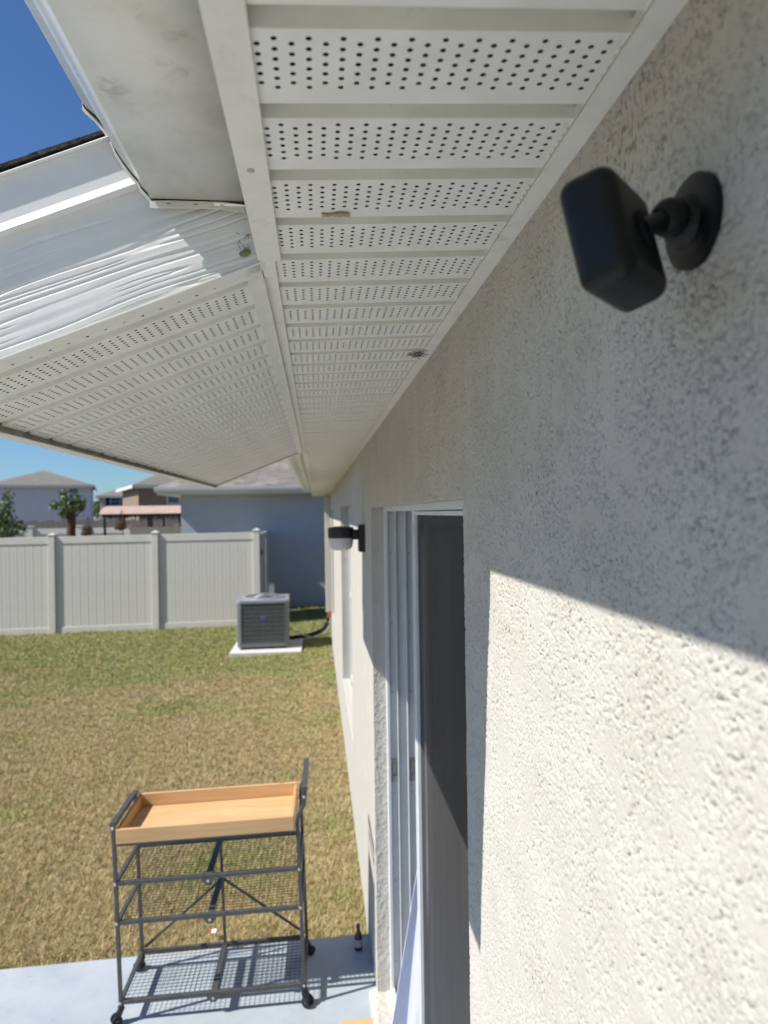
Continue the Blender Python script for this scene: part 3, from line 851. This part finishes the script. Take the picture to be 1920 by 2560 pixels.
MB().prism(rrect(HW-.03, .06), 'z', .086, .655).obj('coil', M['coil'], ac)
for sx in (-1, 1):
    for sy in (-1, 1):
        MB().lathe([(.03, 0), (.028, .03)], (sx*.3, sy*.3, 0), (0, 0, 1), 10).obj('foot', M['rubber'], ac)
        cp = MB(); a0 = {(1, 1): 0, (-1, 1): 90, (-1, -1): 180, (1, -1): 270}[(sx, sy)]; pr = []
        for rr_, seq in ((.072, range(7)), (.052, range(6, -1, -1))):
            for i in seq:
                a = math.radians(a0+90*i/6); pr.append((sx*(HW-.07)+rr_*math.cos(a), sy*(HW-.07)+rr_*math.sin(a)))
        cp.prism(pr, 'z', .085, .655).obj('corner_post', M['acmetal'], ac)
gl = MB()
for k_ in range(27):
    z = .096 + k_*.0208
    th = .0075 if k_ % 3 else .013
    for sgn in (-1, 1):
        gl.box(-HW+.07, HW-.07, min(sgn*(HW-.004), sgn*(HW-.016)), max(sgn*(HW-.004), sgn*(HW-.016)), z, z+th)
        gl.box(min(sgn*(HW-.004), sgn*(HW-.016)), max(sgn*(HW-.004), sgn*(HW-.016)), -HW+.07, HW-.07, z, z+th)
for k_ in range(-3, 4):
    x = k_*.105
    wv2 = .012 if k_ == 0 else .005
    for sgn in (-1, 1):
        gl.box(x-wv2/2, x+wv2/2, min(sgn*(HW-.0165), sgn*(HW-.024)), max(sgn*(HW-.0165), sgn*(HW-.024)), .086, .655)
        gl.box(min(sgn*(HW-.0165), sgn*(HW-.024)), max(sgn*(HW-.0165), sgn*(HW-.024)), x-wv2/2, x+wv2/2, .086, .655)
gl.obj('louvre_grille', M['acmetal'], ac)
MB().prism(rrect(HW+.006, .075), 'z', .655, .700).obj('top_cover', M['actop'], ac, .008)
MB().lathe([(.34, .700), (.335, .712), (.31, .722), (.29, .722), (.285, .7005)], (0, 0, 0), (0, 0, 1), 40).obj('fan_ring', M['actop'], ac, 0, 30)
MB().lathe([(.285, .7004), (.285, .7012)], (0, 0, 0), (0, 0, 1), 40).obj('fan_opening', M['coil'], ac)
fg = MB()
for r_ in np.linspace(.05, .28, 9):
    ring = [(r_*math.cos(a), r_*math.sin(a), .724+.03*(1-(r_/.28)**2)) for a in np.linspace(0, 2*math.pi, 33)]
    fg.tube(ring, .003, 5, False)
for a in np.linspace(0, 2*math.pi, 9)[:-1]:
    fg.tube([(r_*math.cos(a), r_*math.sin(a), .726+.03*(1-(r_/.28)**2)) for r_ in np.linspace(.03, .29, 6)], .004, 5)
fg.lathe([(.055, .750), (.055, .760), (.02, .764)], (0, 0, 0), (0, 0, 1), 16)
fg.obj('fan_guard', M['actop'], ac)
bd = MB(); bd.prism([(.055*math.cos(a), .455+.019*math.sin(a)) for a in np.linspace(0, 2*math.pi, 25)[:-1]], 'y', -HW+.001, -HW+.004)
bd.obj('badge', M['badge'], ac)

# ------------------------------------------------------------------ vinyl fence
FO = Vector((-1.432, 14.0, 0.0))
fence = thing('vinyl_fence', 'beige vinyl privacy fence closing the lawn', 'fence', FO, (0, 0, math.radians(-6)))
PX = [-8.25, -6.18, -4.115, -2.035, 0.0]
def ftop(x): return 1.862 + .009*x
def fbot(x): return -.03 + .026*x
for x in PX:
    b_ = MB(); b_.box(x-.066, x+.066, -.066, .066, fbot(x)-.15, ftop(x))
    po_ = b_.obj('post', M['vinyl'], fence, .006)
    c_ = MB(); zt = ftop(x)
    c_.box(x-.076, x+.076, -.076, .076, zt+.0005, zt+.022)
    c_.add([(x-.074, -.074, zt+.0225), (x+.074, -.074, zt+.0225), (x+.074, .074, zt+.0225), (x-.074, .074, zt+.0225), (x, 0, zt+.06)],
           [(0, 1, 4), (1, 2, 4), (2, 3, 4), (3, 0, 4), (3, 2, 1, 0)])
    c_.obj('post_cap', M['vinyl'], po_)
pick = {}
for a, b in zip(PX[:-1], PX[1:]):
    x0, x1 = a+.066, b-.066
    for f0, z0, z1 in ((fbot, -.13, .115), (ftop, -.165, -.022)):
        r_ = MB(); yh = .025
        r_.hexa([(x0,-yh,f0(x0)+z0),(x1,-yh,f0(x1)+z0),(x1,yh,f0(x1)+z0),(x0,yh,f0(x0)+z0),
                 (x0,-yh,f0(x0)+z1),(x1,-yh,f0(x1)+z1),(x1,yh,f0(x1)+z1),(x0,yh,f0(x0)+z1)])
        r_.obj('rail', M['vinyl'], fence, .004)
    n_ = 12; wpk = (x1-x0)/n_
    if 'p' not in pick:
        pk = MB(); g = .004
        prof = [(0, -.003), (g, -.011), (wpk*.48, -.011), (wpk*.5, -.0085), (wpk*.52, -.011), (wpk-g, -.011), (wpk, -.003), (wpk, .011), (0, .011)]
        pk.prism(prof, 'z', -1.80, 0)
        pick['p'] = pk.mesh('picket', M['vinyl'])
    for i in range(n_):
        o = link('picket', pick['p'], fence); o.location = (x0+i*wpk, 0, ftop(x0+i*wpk)-.12)

# gate section running from the end post back to the neighbour's wall
gate = thing('fence_gate', 'beige vinyl gate panel with black latch between fence and blue-grey house', 'gate', (-1.40, 14.08, -.02))
gb = (-1.40, 14.08, -.02)
GY0, GY1 = .03, 2.38
for yy in (GY0, GY1-.08):
    MB().box(-.025, .025, yy, yy+.08, .06, 1.83).obj('stile', M['vinyl'], gate, .004)
for z0 in (.06, 1.70):
    MB().box(-.024, .024, GY0+.081, GY1-.081, z0, z0+.12).obj('rail', M['vinyl'], gate, .004)
wg = (GY1-GY0-.162)/13
for i in range(13):
    if i == 9:      # a missing tongue leaves a slit of light
        continue
    MB().box(-.011, .011, GY0+.0815+i*wg, GY0+.0815+(i+1)*wg-.002, .181, 1.699).obj('picket', M['vinyl'], gate)
lt = MB(); lt.box(.026, .075, .05, .12, 1.42, 1.47).box(.026, .05, .04, .14, 1.36, 1.52)
lt.obj('latch', M['blackmetal'], gate, .004)

# ------------------------------------------------------------------ neighbour's house
nh = thing('neighbor_house', 'blue-grey stucco single storey house with grey shingle roof behind the gate', 'house', (-3.39, 16.5, -.02))
nb_ = Vector((-3.39, 16.5, -.02))
nm = MB(); nm.box(0, 11, 0, .2, -.1, 2.74).box(0, .2, .2, 12, -.1, 2.74).box(10.8, 11, .2, 12, -.1, 2.74).box(.2, 10.8, 11.8, 12, -.1, 2.74)
nm.obj('wall', M['nwall'], nh)
sf = MB(); sf.box(-.44, 11.44, -.36, -.001, 2.70, 2.715).box(-.44, -.001, 0, 12.4, 2.70, 2.715); sf.obj('soffit', M['farwhite'], nh)
fs_ = MB(); fs_.box(-.46, 11.46, -.385, -.361, 2.69, 2.84).box(-.465, -.441, -.36, 12.4, 2.69, 2.84)
fs_.obj('fascia', M['farwhite'], nh)
gn = MB()
gn.prism([(-.386, 2.74), (-.46, 2.74), (-.475, 2.77), (-.50, 2.80), (-.505, 2.86), (-.495, 2.86), (-.47, 2.75), (-.39, 2.75), (-.39, 2.86), (-.386, 2.86)], 'x', -.50, 11.5)
gn.obj('gutter', M['farwhite'], nh)
rz = 2.86; E0, E1, R0, R1 = -.50, 11.5, -.42, 12.42
rh = (R1-R0)/2*.42
rmf = MB(); xr0, xr1 = E0+(R1-R0)/2, E1-(R1-R0)/2
ymid = (R0+R1)/2
if xr1 < xr0: xr0 = xr1 = (E0+E1)/2
vs = [(E0, R0, rz), (E1, R0, rz), (E1, R1, rz), (E0, R1, rz), (xr0, ymid, rz+rh), (xr1+.01, ymid, rz+rh)]
# front slope built so that its object plane maps shingle rows
rmf.add([(E0, R0, rz), (E1, R0, rz), (xr1+.01, ymid, rz+rh), (xr0, ymid, rz+rh)], [(0, 1, 2, 3)])
rmf.add([(E1, R0, rz), (E1, R1, rz), (xr1+.01, ymid, rz+rh)], [(0, 1, 2)])
rmf.add([(E1, R1, rz), (E0, R1, rz), (xr0, ymid, rz+rh), (xr1+.01, ymid, rz+rh)], [(0, 1, 2, 3)])
rmf.add([(E0, R1, rz), (E0, R0, rz), (xr0, ymid, rz+rh)], [(0, 1, 2)])
rmf.add([(E0, R0, rz-.01), (E1, R0, rz-.01), (E1, R1, rz-.01), (E0, R1, rz-.01)], [(3, 2, 1, 0)])
rmf.obj('roof', M['nroof'], nh)


# ------------------------------------------------------------------ far houses
def far_house(label, loc, rot, w_, d_, h_, rise, wallm, wins, over=.45, ridge=None, shutters=False):
    o = thing('far_house', label, 'house', loc, (0, 0, rot))
    MB().box(0, w_, 0, d_, -1.5, h_).obj('wall', wallm, o)
    r_ = MB(); e0, e1, f0, f1 = -over, w_+over, -over, d_+over
    run = ridge if ridge else min(w_, d_)/2
    A_ = (w_/2, f0+run, h_+rise); B_ = (w_/2, f1-run, h_+rise)
    if d_ < w_: A_ = (e0+run, d_/2, h_+rise); B_ = (e1-run, d_/2, h_+rise)
    c_ = [(e0, f0, h_), (e1, f0, h_), (e1, f1, h_), (e0, f1, h_), A_, B_]
    if d_ >= w_: r_.add(c_, [(0, 1, 4), (1, 2, 5, 4), (2, 3, 5), (3, 0, 4, 5), (3, 2, 1, 0)])
    else: r_.add(c_, [(0, 1, 5, 4), (1, 2, 5), (2, 3, 4, 5), (3, 0, 4), (3, 2, 1, 0)])
    r_.obj('roof', M['frontroof'], o)
    t_ = MB(); t_.box(e0-.02, e1+.02, f0-.03, f0, h_-.22, h_+.02).box(e0-.03, e0, f0, f1, h_-.22, h_+.02).box(e1, e1+.03, f0, f1, h_-.22, h_+.02)
    t_.obj('eave_trim', M['farwhite'], o)
    for (x0, x1, z0, z1) in wins:
        f_ = MB(); f_.box(x0-.08, x1+.08, -.06, -.001, z0-.08, z0).box(x0-.08, x1+.08, -.06, -.001, z1, z1+.08)
        f_.box(x0-.08, x0, -.06, -.001, z0, z1).box(x1, x1+.08, -.06, -.001, z0, z1).box(x0, x1, -.05, -.001, (z0+z1)/2-.03, (z0+z1)/2+.03)
        fo = f_.obj('window', M['farwhite'], o)
        MB().box(x0, x1, -.03, -.002, z0, (z0+z1)/2-.03).obj('pane', M['winglass'], fo)
        MB().box(x0, x1, -.03, -.002, (z0+z1)/2+.03, z1).obj('pane', M['winglass'], fo)
        if shutters:
            for a_, b_ in ((x0-.50, x0-.09), (x1+.09, x1+.50)):
                MB().box(a_, b_, -.05, -.001, z0-.05, z1+.05).obj('shutter', M['shutter'], fo)
    return o
far_house('pale lavender-grey two storey house with hipped grey roof beyond the trees', (-29.6, 65, 0), math.radians(16), 8.5, 12, 5.15, 1.6, M['farwall'],
          [(6.7, 7.45, 3.85, 4.85)], .35, 4.4)
far_house('brown two storey house with hipped roof behind the tan awning', (-12.95, 51, 0), math.radians(22), 12, 9, 4.40, 1.9, M['brownwall'],
          [(2.05, 2.85, 3.10, 4.15)], .45)
far_house('small cream house with dark shutters between two larger houses', (-24.4, 80, 0), math.radians(8), 6, 6, 4.5, 1.3, M['cream'],
          [(1.15, 2.15, 3.45, 4.25)], .4, None, True)

# ------------------------------------------------------------------ fences beyond
ff = thing('white_fence', 'white vinyl fence with square posts beyond the nearer fence', 'fence', (-8, 22, -.1))
for x in (-3.6, -1.9, -.93, .515, 1.96, 3.4):
    b_ = MB(); b_.box(x-.075, x+.075, -.075, .075, 0, 2.0); p_ = b_.obj('post', M['farwhite'], ff)
    MB().box(x-.09, x+.09, -.09, .09, 2.0005, 2.04).obj('post_cap', M['farwhite'], p_)
for z0, z1 in ((0.02, .15), (1.78, 1.95)): MB().box(-6, 4.4, -.03, .03, z0, z1).obj('rail', M['farwhite'], ff)
pkm = MB().box(0, .196, -.012, .012, .151, 1.779).mesh('far_picket', M['farwhite'])
for i in range(52):
    o = link('picket', pkm, ff); o.location = (-6+i*.2, 0, 0)
wf = thing('wood_fence', 'weathered grey board fence in front of the lavender-grey house', 'fence', (-14, 40, -.1))
bdm = [MB().box(0, .285, -.012, .012, 0, h_).mesh('fence_board', M['woodfence']) for h_ in (2.08, 2.12, 2.05)]
for i in range(46):
    o = link('board', bdm[i % 3], wf); o.location = (-5+i*.3, 0, 0)

# ------------------------------------------------------------------ awning pergola
pg = thing('pergola', 'dark metal pergola with rolled tan fabric roof beside blue-grey house', 'pergola', (-5.3, 20.6, -.1))
for x in (-1.02, -.90, -.16, -.08, .30, .78, 1.20):
    for y in ((-.02, 1.6) if x in (-1.02, 1.20) else (1.6,)):
        MB().box(x-.03, x+.03, y-.03, y+.03, 0, 2.28).obj('post', M['blackmetal'], pg)
MB().box(-1.1, 1.24, -.05, 0.03, 2.2805, 2.36).obj('beam', M['blackmetal'], pg)
MB().box(-1.1, 1.24, 1.56, 1.64, 2.2805, 2.36).obj('beam', M['blackmetal'], pg)
prof = [(-.16, 2.3605)] + [(-.1 + .9*(1-math.cos(a))*1.0, 2.3605+.24*math.sin(a)) for a in np.linspace(.25, math.pi-.25, 12)] + [(1.75, 2.3605)]
MB().prism(prof, 'x', -1.14, 1.26).obj('fabric_roof', M['awning'], pg, 0, 50)
dr_ = MB()
for i in range(60):
    x = -1.05 + 2.2*random.random(); l_ = random.uniform(.03, .12)
    dr_.add([(x, -.055, 2.28), (x+.05, -.055, 2.28), (x+.025, -.06, 2.28-l_)], [(0, 1, 2)])
dv = dr_.obj('fringe', M['basket'], pg)


# ------------------------------------------------------------------ trees and baskets
def leaves(name, blobs, n_, size, cols, parent, matl, seed=1):
    g = np.random.default_rng(seed)
    P_ = []; 
    wts = np.array([b[3]**2*b[4] for b in blobs]); wts = wts/wts.sum()
    which = g.choice(len(blobs), n_, p=wts)
    d = g.normal(size=(n_, 3)); d /= np.linalg.norm(d, axis=1)[:, None]
    r = g.random(n_)**.45
    bb = np.array(blobs)
    C_ = bb[which, :3] + d*r[:, None]*np.stack([bb[which, 3], bb[which, 3], bb[which, 4]], -1)
    a = g.normal(size=(n_, 3)); a /= np.linalg.norm(a, axis=1)[:, None]
    b = np.cross(a, g.normal(size=(n_, 3))); b /= np.linalg.norm(b, axis=1)[:, None]
    s1 = size*(.6+.8*g.random((n_, 1))); s2 = s1*.45
    V_ = np.stack([C_-a*s1, C_-b*s2, C_+a*s1, C_+b*s2], 1).reshape(-1, 3)
    cc = np.array(cols)[g.integers(0, len(cols), n_)]*(.7+.6*g.random((n_, 1)))
    return link(name, quad_mesh(name, V_, np.arange(n_*4).reshape(n_, 4), matl, False, np.repeat(cc, 4, 0)), parent)
GREENS = [(.10, .155, .05), (.15, .21, .07), (.07, .11, .04), (.20, .24, .09)]
t1 = thing('small_tree', 'bushy green small tree behind the white fence, left of the trunk', 'tree', (-9.05, 20.6, -.1))
t1['label'] = 'bushy green tree with slender stem in front of lavender-grey house'
tb = MB(); tb.tube([(0, 0, 0), (.05, .05, 1.2), (.02, 0, 2.2), (-.02, .02, 2.9)], [.07, .055, .035, .012], 8)
for a, z in ((.4, 1.6), (2.2, 1.9), (4.0, 2.1), (5.4, 2.3)): tb.tube([(.04, .02, z), (.3*math.cos(a), .3*math.sin(a), z+.35)], [.025, .008], 6)
tb.obj('trunk', M['bark'], t1, 0, 60)
leaves('crown', [(-.1, 0, 2.35, .38, .3), (.08, .05, 2.95, .16, .25), (-.45, .1, 2.45, .35, .4), (.32, 0, 2.0, .28, .25), (-.1, 0, 1.9, .4, .3), (.02, 0, 2.68, .2, .25)], 1900, .05, GREENS, t1, M['leaf'], 3)
t2 = thing('small_tree', 'green tree with thick dark reddish trunk rising above the fence', 'tree', (-6.95, 19.6, -.1))
tb = MB(); tb.tube([(-.02, 0, 0), (0, 0, 1.3), (.03, 0, 2.05), (.06, .02, 2.52)], [.15, .13, .115, .085], 12)
for a, z in ((.3, 2.2), (1.5, 2.3), (2.8, 2.15), (4.2, 2.25), (5.3, 2.3)): tb.tube([(.05, .02, z), (.05+.22*math.cos(a), .22*math.sin(a), z+.25), (.05+.34*math.cos(a), .34*math.sin(a), z+.5)], [.03, .02, .006], 6)
tb.obj('trunk', M['bark'], t2, 0, 60)
leaves('crown', [(-.06, 0, 2.62, .22, .25), (-.16, 0, 2.9, .13, .2), (.27, 0, 2.72, .16, .22), (-.36, 0, 2.62, .18, .14), (.05, 0, 2.55, .36, .15), (.16, .1, 2.85, .12, .12), (-.12, 0, 2.35, .2, .14)], 1600, .046, GREENS, t2, M['leaf'], 5)
t3 = thing('far_tree', 'distant dark green tree between the far houses', 'tree', (-27.5, 96, -.1))
tb = MB(); tb.tube([(0, 0, 0), (0, 0, 3)], [.3, .2], 8); tb.obj('trunk', M['bark'], t3)
leaves('crown', [(0, 0, 3.6, 2.4, 1.5), (1.8, 0, 3.2, 1.6, 1.2), (-2, 0, 3.2, 1.6, 1.1)], 1500, .32, GREENS, t3, M['leaf'], 9)
for (lbl, x, y, zc2, cols, sd, px) in (('pink flowering basket on an iron hook beside the reddish trunk', -6.47, 19.5, 1.82, [(.45, .13, .12), (.06, .11, .03), (.35, .10, .10), (.10, .15, .04), (.5, .3, .25)], 2, .0),
                                       ('yellow-green flower basket on an iron hook in front of the pergola', -5.55, 19.4, 1.98, [(.16, .17, .04), (.20, .12, .04), (.10, .09, .03), (.25, .10, .06)], 4, 0)):
    fb = thing('flower_basket', lbl, 'flower basket', (x, y, -.1), group=None)
    leaves('flowers', [(0, 0, zc2+.12, .15, .12), (.06, 0, zc2+.05, .12, .12), (-.08, 0, zc2+.02, .1, .1)], 700, .026, cols, fb, M['flower'], sd)
    MB().lathe([(.03, -.11), (.10, -.06), (.13, .02), (.12, .03)], (0, 0, zc2+.03), (0, 0, 1), 16).obj('basket', M['basket'], fb, 0, 40)
    hk = MB(); hk.tube([(0, .2, 0), (0, .2, zc2+.35), (0, .15, zc2+.45), (0, .05, zc2+.45), (0, 0, zc2+.38)], .012, 6); hk.tube([(0, 0, zc2+.40), (.0, 0, zc2+.05)], .004, 5)
    hk.obj('hook', M['blackmetal'], fb)

# ------------------------------------------------------------------ the cart
cart = thing('utility_cart', 'dark metal rolling cart with honey wood tray standing on the patio', 'cart',
             (-.70, 3.185, slab_z(-.70)), (0, -math.atan(.028), math.radians(-1.0)))
CW, CD = .388, .168          # half extents to the leg centres
LEG = .0155
def leg_obj(pts_, name='leg'):
    b_ = MB()
    for a, b in zip(pts_[:-1], pts_[1:]): b_.bar(a, b, LEG, LEG*.9, (0, 1, 0))
    return b_.obj(name, M['steel'], cart, .0015)
for sy in (-1, 1):
    leg_obj([(-CW, sy*CD, .072), (-CW, sy*CD, .845)])
    leg_obj([(CW, sy*CD, .072), (CW, sy*CD, .790), (CW+.006, sy*CD, .825), (CW+.032, sy*CD, .868), (CW+.036, sy*CD, .935)])
MB().bar((-CW, -CD-.011, .846), (-CW, CD+.011, .846), .022, .020).obj('side_bar', M['steel'], cart, .0015)
MB().bar((CW+.036, -CD-.012, .937), (CW+.036, CD+.012, .937), .024, .022).obj('handle', M['steel'], cart, .002)
MB().bar((CW+.034, -CD+.012, .872), (CW+.034, CD-.012, .872), .014, .012).obj('handle_brace', M['steel'], cart, .001)
def shelf(z, name):
    b_ = MB(); t_ = .017
    b_.bar((-CW+.011, -CD, z), (CW-.011, -CD, z), .016, t_); b_.bar((-CW+.011, CD, z), (CW-.011, CD, z), .016, t_)
    b_.bar((-CW, -CD+.01, z), (-CW, CD-.01, z), .016, t_); b_.bar((CW, -CD+.01, z), (CW, CD-.01, z), .016, t_)
    fr = b_.obj(name, M['steel'], cart, .001)
    MB().bar((0, -CD+.009, z), (0, CD-.009, z), .028, .012).obj('center_bar', M['steel'], fr, .001)
    mb = MB()
    nx, ny = 36, 15
    for i in range(1, nx):
        x = -CW + 2*CW*i/nx; mb.bar((x, -CD+.004, z+.0015), (x, CD-.004, z+.0015), .0015, .0015)
    for j in range(1, ny):
        y = -CD + 2*CD*j/ny; mb.bar((-CW+.004, y, z-.0008), (CW-.004, y, z-.0008), .0015, .0015)
    mb.obj('wire_mesh', M['wire'], fr)
    g_ = MB(); g_.prism([(-.030, z-.004), (.030, z-.004), (.012, z-.032), (-.012, z-.032)], 'y', -CD-.0105, -CD-.0085)
    g_.obj('gusset', M['steel'], fr)
    MB().lathe([(.0065, 0), (.0065, .002), (.004, .004)], (0, -CD-.0105, z-.017), (0, -1, 0), 10).obj('bolt', M['bolt'], fr)
    for sx in (-1, 1):
        MB().lathe([(.0065, 0), (.0065, .002), (.004, .004)], (sx*CW, -CD-.0100, z), (0, -1, 0), 10).obj('bolt', M['bolt'], fr)
shelf(.090, 'bottom_shelf'); shelf(.427, 'lower_shelf'); shelf(.594, 'upper_shelf')
for (x, z) in ((-CW, .832), (CW+.034, .905)):
    MB().lathe([(.0065, 0), (.0065, .002), (.004, .004)], (x, -CD-.010, z), (0, -1, 0), 10).obj('bolt', M['bolt'], cart)
br = MB(); br.bar((0, CD, .10), (0, CD, .585), .012, .010, (0, 1, 0)); br.obj('back_post', M['steel'], cart, .001)
for sx in (-1, 1):
    MB().bar((0, CD+.011, .40), (sx*(CW-.012), CD+.011, .105), .012, .006, (0, 1, 0)).obj('back_brace', M['steel'], cart, .001)
# tray
tray = MB(); tb0, tb1 = .766, .828
zt_ = MB(); zt_.box(-CW+.012, CW-.012, -CD-.010, CD+.010, tb0-.014, tb0-.0005)
MB().box(-CW+.013, CW-.013, -CD-.0095, CD+.0095, tb0-.012, tb0-.001).obj('tray_frame', M['steel'], cart, .001)
tf = MB().box(-CW+.013, CW-.014, -CD-.016, -CD-.001, tb0, tb1).obj('tray', M['wood'], cart, .002)
MB().box(-CW+.013, CW-.014, CD+.001, CD+.016, tb0, tb1+.008).obj('tray_side', M['wood'], tf, .002)
MB().box(-CW+.013, -CW+.027, -CD-.0005, CD+.0005, tb0, tb1).obj('tray_end', M['woody'], tf, .002)
MB().box(CW-.028, CW-.014, -CD-.0005, CD+.0005, tb0, tb1).obj('tray_end', M['woody'], tf, .002)
pw = (2*CD-.002)/4
for i in range(4):
    MB().box(-CW+.028, CW-.029, -CD+i*pw+.0005, -CD+(i+1)*pw-.0002, tb0+.001, tb0+.010+.0004*(i % 2)).obj('plank', M['wood'], tf, .0008)
# casters
for sx in (-1, 1):
    for sy in (-1, 1):
        x, y = sx*CW, sy*CD
        hx = -.018 if sx < 0 else .012; hy = -.010 if sy < 0 else .008
        c_ = MB(); c_.lathe([(.013, .060), (.013, .073)], (x, y, 0), (0, 0, 1), 14)
        c_.hexa([(x+hx-.017, y+hy-.013, .026), (x+hx+.017, y+hy-.013, .026), (x+hx+.017, y+hy+.013, .026), (x+hx-.017, y+hy+.013, .026),
                 (x-.014, y-.012, .060), (x+.014, y-.012, .060), (x+.014, y+.012, .060), (x-.014, y+.012, .060)])
        cst = c_.obj('caster', M['blackmetal'], cart, .002)
        ax = Vector((hy*1.0, -hx*1.0, 0)).normalized()
        for q in (-1, 1):
            MB().lathe([(.016, -.005), (.0215, -.004), (.0225, 0), (.0215, .004), (.016, .005)], Vector((x+hx, y+hy, .0226)) + ax*q*.014, ax, 20).obj('wheel', M['rubber'], cst, 0, 30)
        MB().bar(Vector((x+hx, y+hy, .0252))-ax*.019, Vector((x+hx, y+hy, .0252))+ax*.019, .006).obj('axle', M['bolt'], cst)

# ------------------------------------------------------------------ small things
bt = thing('bottle', 'small dark brown bottle with pale label at the foot of the wall', 'bottle', (-.062, 3.35, slab_z(-.06)))
MB().lathe([(.016, 0), (.019, .003), (.019, .062), (.017, .072), (.009, .088), (.0085, .112), (.010, .113), (.010, .121)], (0, 0, 0), (0, 0, 1), 24).obj('body', M['bottle'], bt, 0, 40)
MB().lathe([(.0193, .018), (.0193, .054)], (0, 0, 0), (0, 0, 1), 24).obj('label', M['label'], bt, 0, 40)
wb = thing('wooden_board', 'honey coloured wooden board lying on the patio beside the door sill', 'board', (-.098, 2.715, slab_z(-.098)), (0, -math.atan(.028), math.radians(-3)))
for i in range(3):
    MB().box(-.075, .075, -.15+i*.1, -.052+i*.1, 0, .020).obj('slat', M['wood'], wb, .002)
lit = thing('paper_scrap', 'small white and red paper scrap lying on the dry grass', 'litter', (-.80, 3.66, .012))
MB().hexa([(-.012,-.008,.01),(.012,-.010,.012),(.014,.008,.022),(-.010,.010,.02),(-.012,-.008,.013),(.012,-.010,.015),(.014,.008,.025),(-.010,.010,.023)]).obj('paper', M['litter'], lit)
MB().hexa([(-.022,-.009,.012),(-.013,-.008,.012),(-.011,.010,.022),(-.020,.010,.022),(-.022,-.009,.015),(-.013,-.008,.015),(-.011,.010,.025),(-.020,.010,.025)]).obj('print', M['litterred'], lit)
# dried cocoon and web dirt in the corner of the eave
co = MB(); co.lathe([(.0035*math.sin(a)+.0002, -.0075*math.cos(a)) for a in np.linspace(.02, math.pi-.02, 10)], (0, 0, 0), (1, 0, .35), 14)
coo = co.obj('cocoon', M['nest'], None, 0, 60); coo.location = (-.318, YA-.0042, zr(-.318)+.014)
tag(coo, 'small olive brown insect cocoon stuck on the fascia in the eave corner', 'cocoon')
wbm = MB()
for i in range(14):
    a = Vector((-.322+random.uniform(-.006, .012), YA-.003, zr(-.318)+.02+random.uniform(0, .018)))
    q = a + Vector((random.uniform(-.008, .008), 0, random.uniform(-.012, .012)))
    wbm.bar(a, q, .0005)
wbo = wbm.obj('spider_web', M['web'], None); tag(wbo, 'wisps of dirty spider web above the cocoon in the eave corner', 'web')

lf = MB()
for i in range(7):
    x = -.227 + i*.0042
    lf.hexa([(x, .717+.002*math.sin(i), 2.5105), (x+.0043, .717+.002*math.sin(i+1), 2.5105), (x+.0043, .7225+.001*math.sin(i*2), 2.5105), (x, .7225+.001*math.sin(i*2+1), 2.5105),
             (x, .717+.002*math.sin(i), 2.5122), (x+.0043, .717+.002*math.sin(i+1), 2.5122), (x+.0043, .7225+.001*math.sin(i*2), 2.5122), (x, .7225+.001*math.sin(i*2+1), 2.5122)])
lfo = lf.obj('dry_leaf', M['leafdry'], None); tag(lfo, 'small torn tan leaf scrap stuck in a soffit groove', 'leaf')
wk = MB(); cx, cy = -.030, 1.362
for i in range(34):
    a = Vector((cx+random.gauss(0, .007), cy+random.gauss(0, .010), 2.5165+random.uniform(-.003, .001)))
    wk.bar(a, a+Vector((random.gauss(0, .010), random.gauss(0, .010), random.gauss(0, .002))), .0010)
wko = wk.obj('spider_nest', M['web'], None); tag(wko, 'dark wispy spider nest where the soffit channel meets the stucco', 'web')
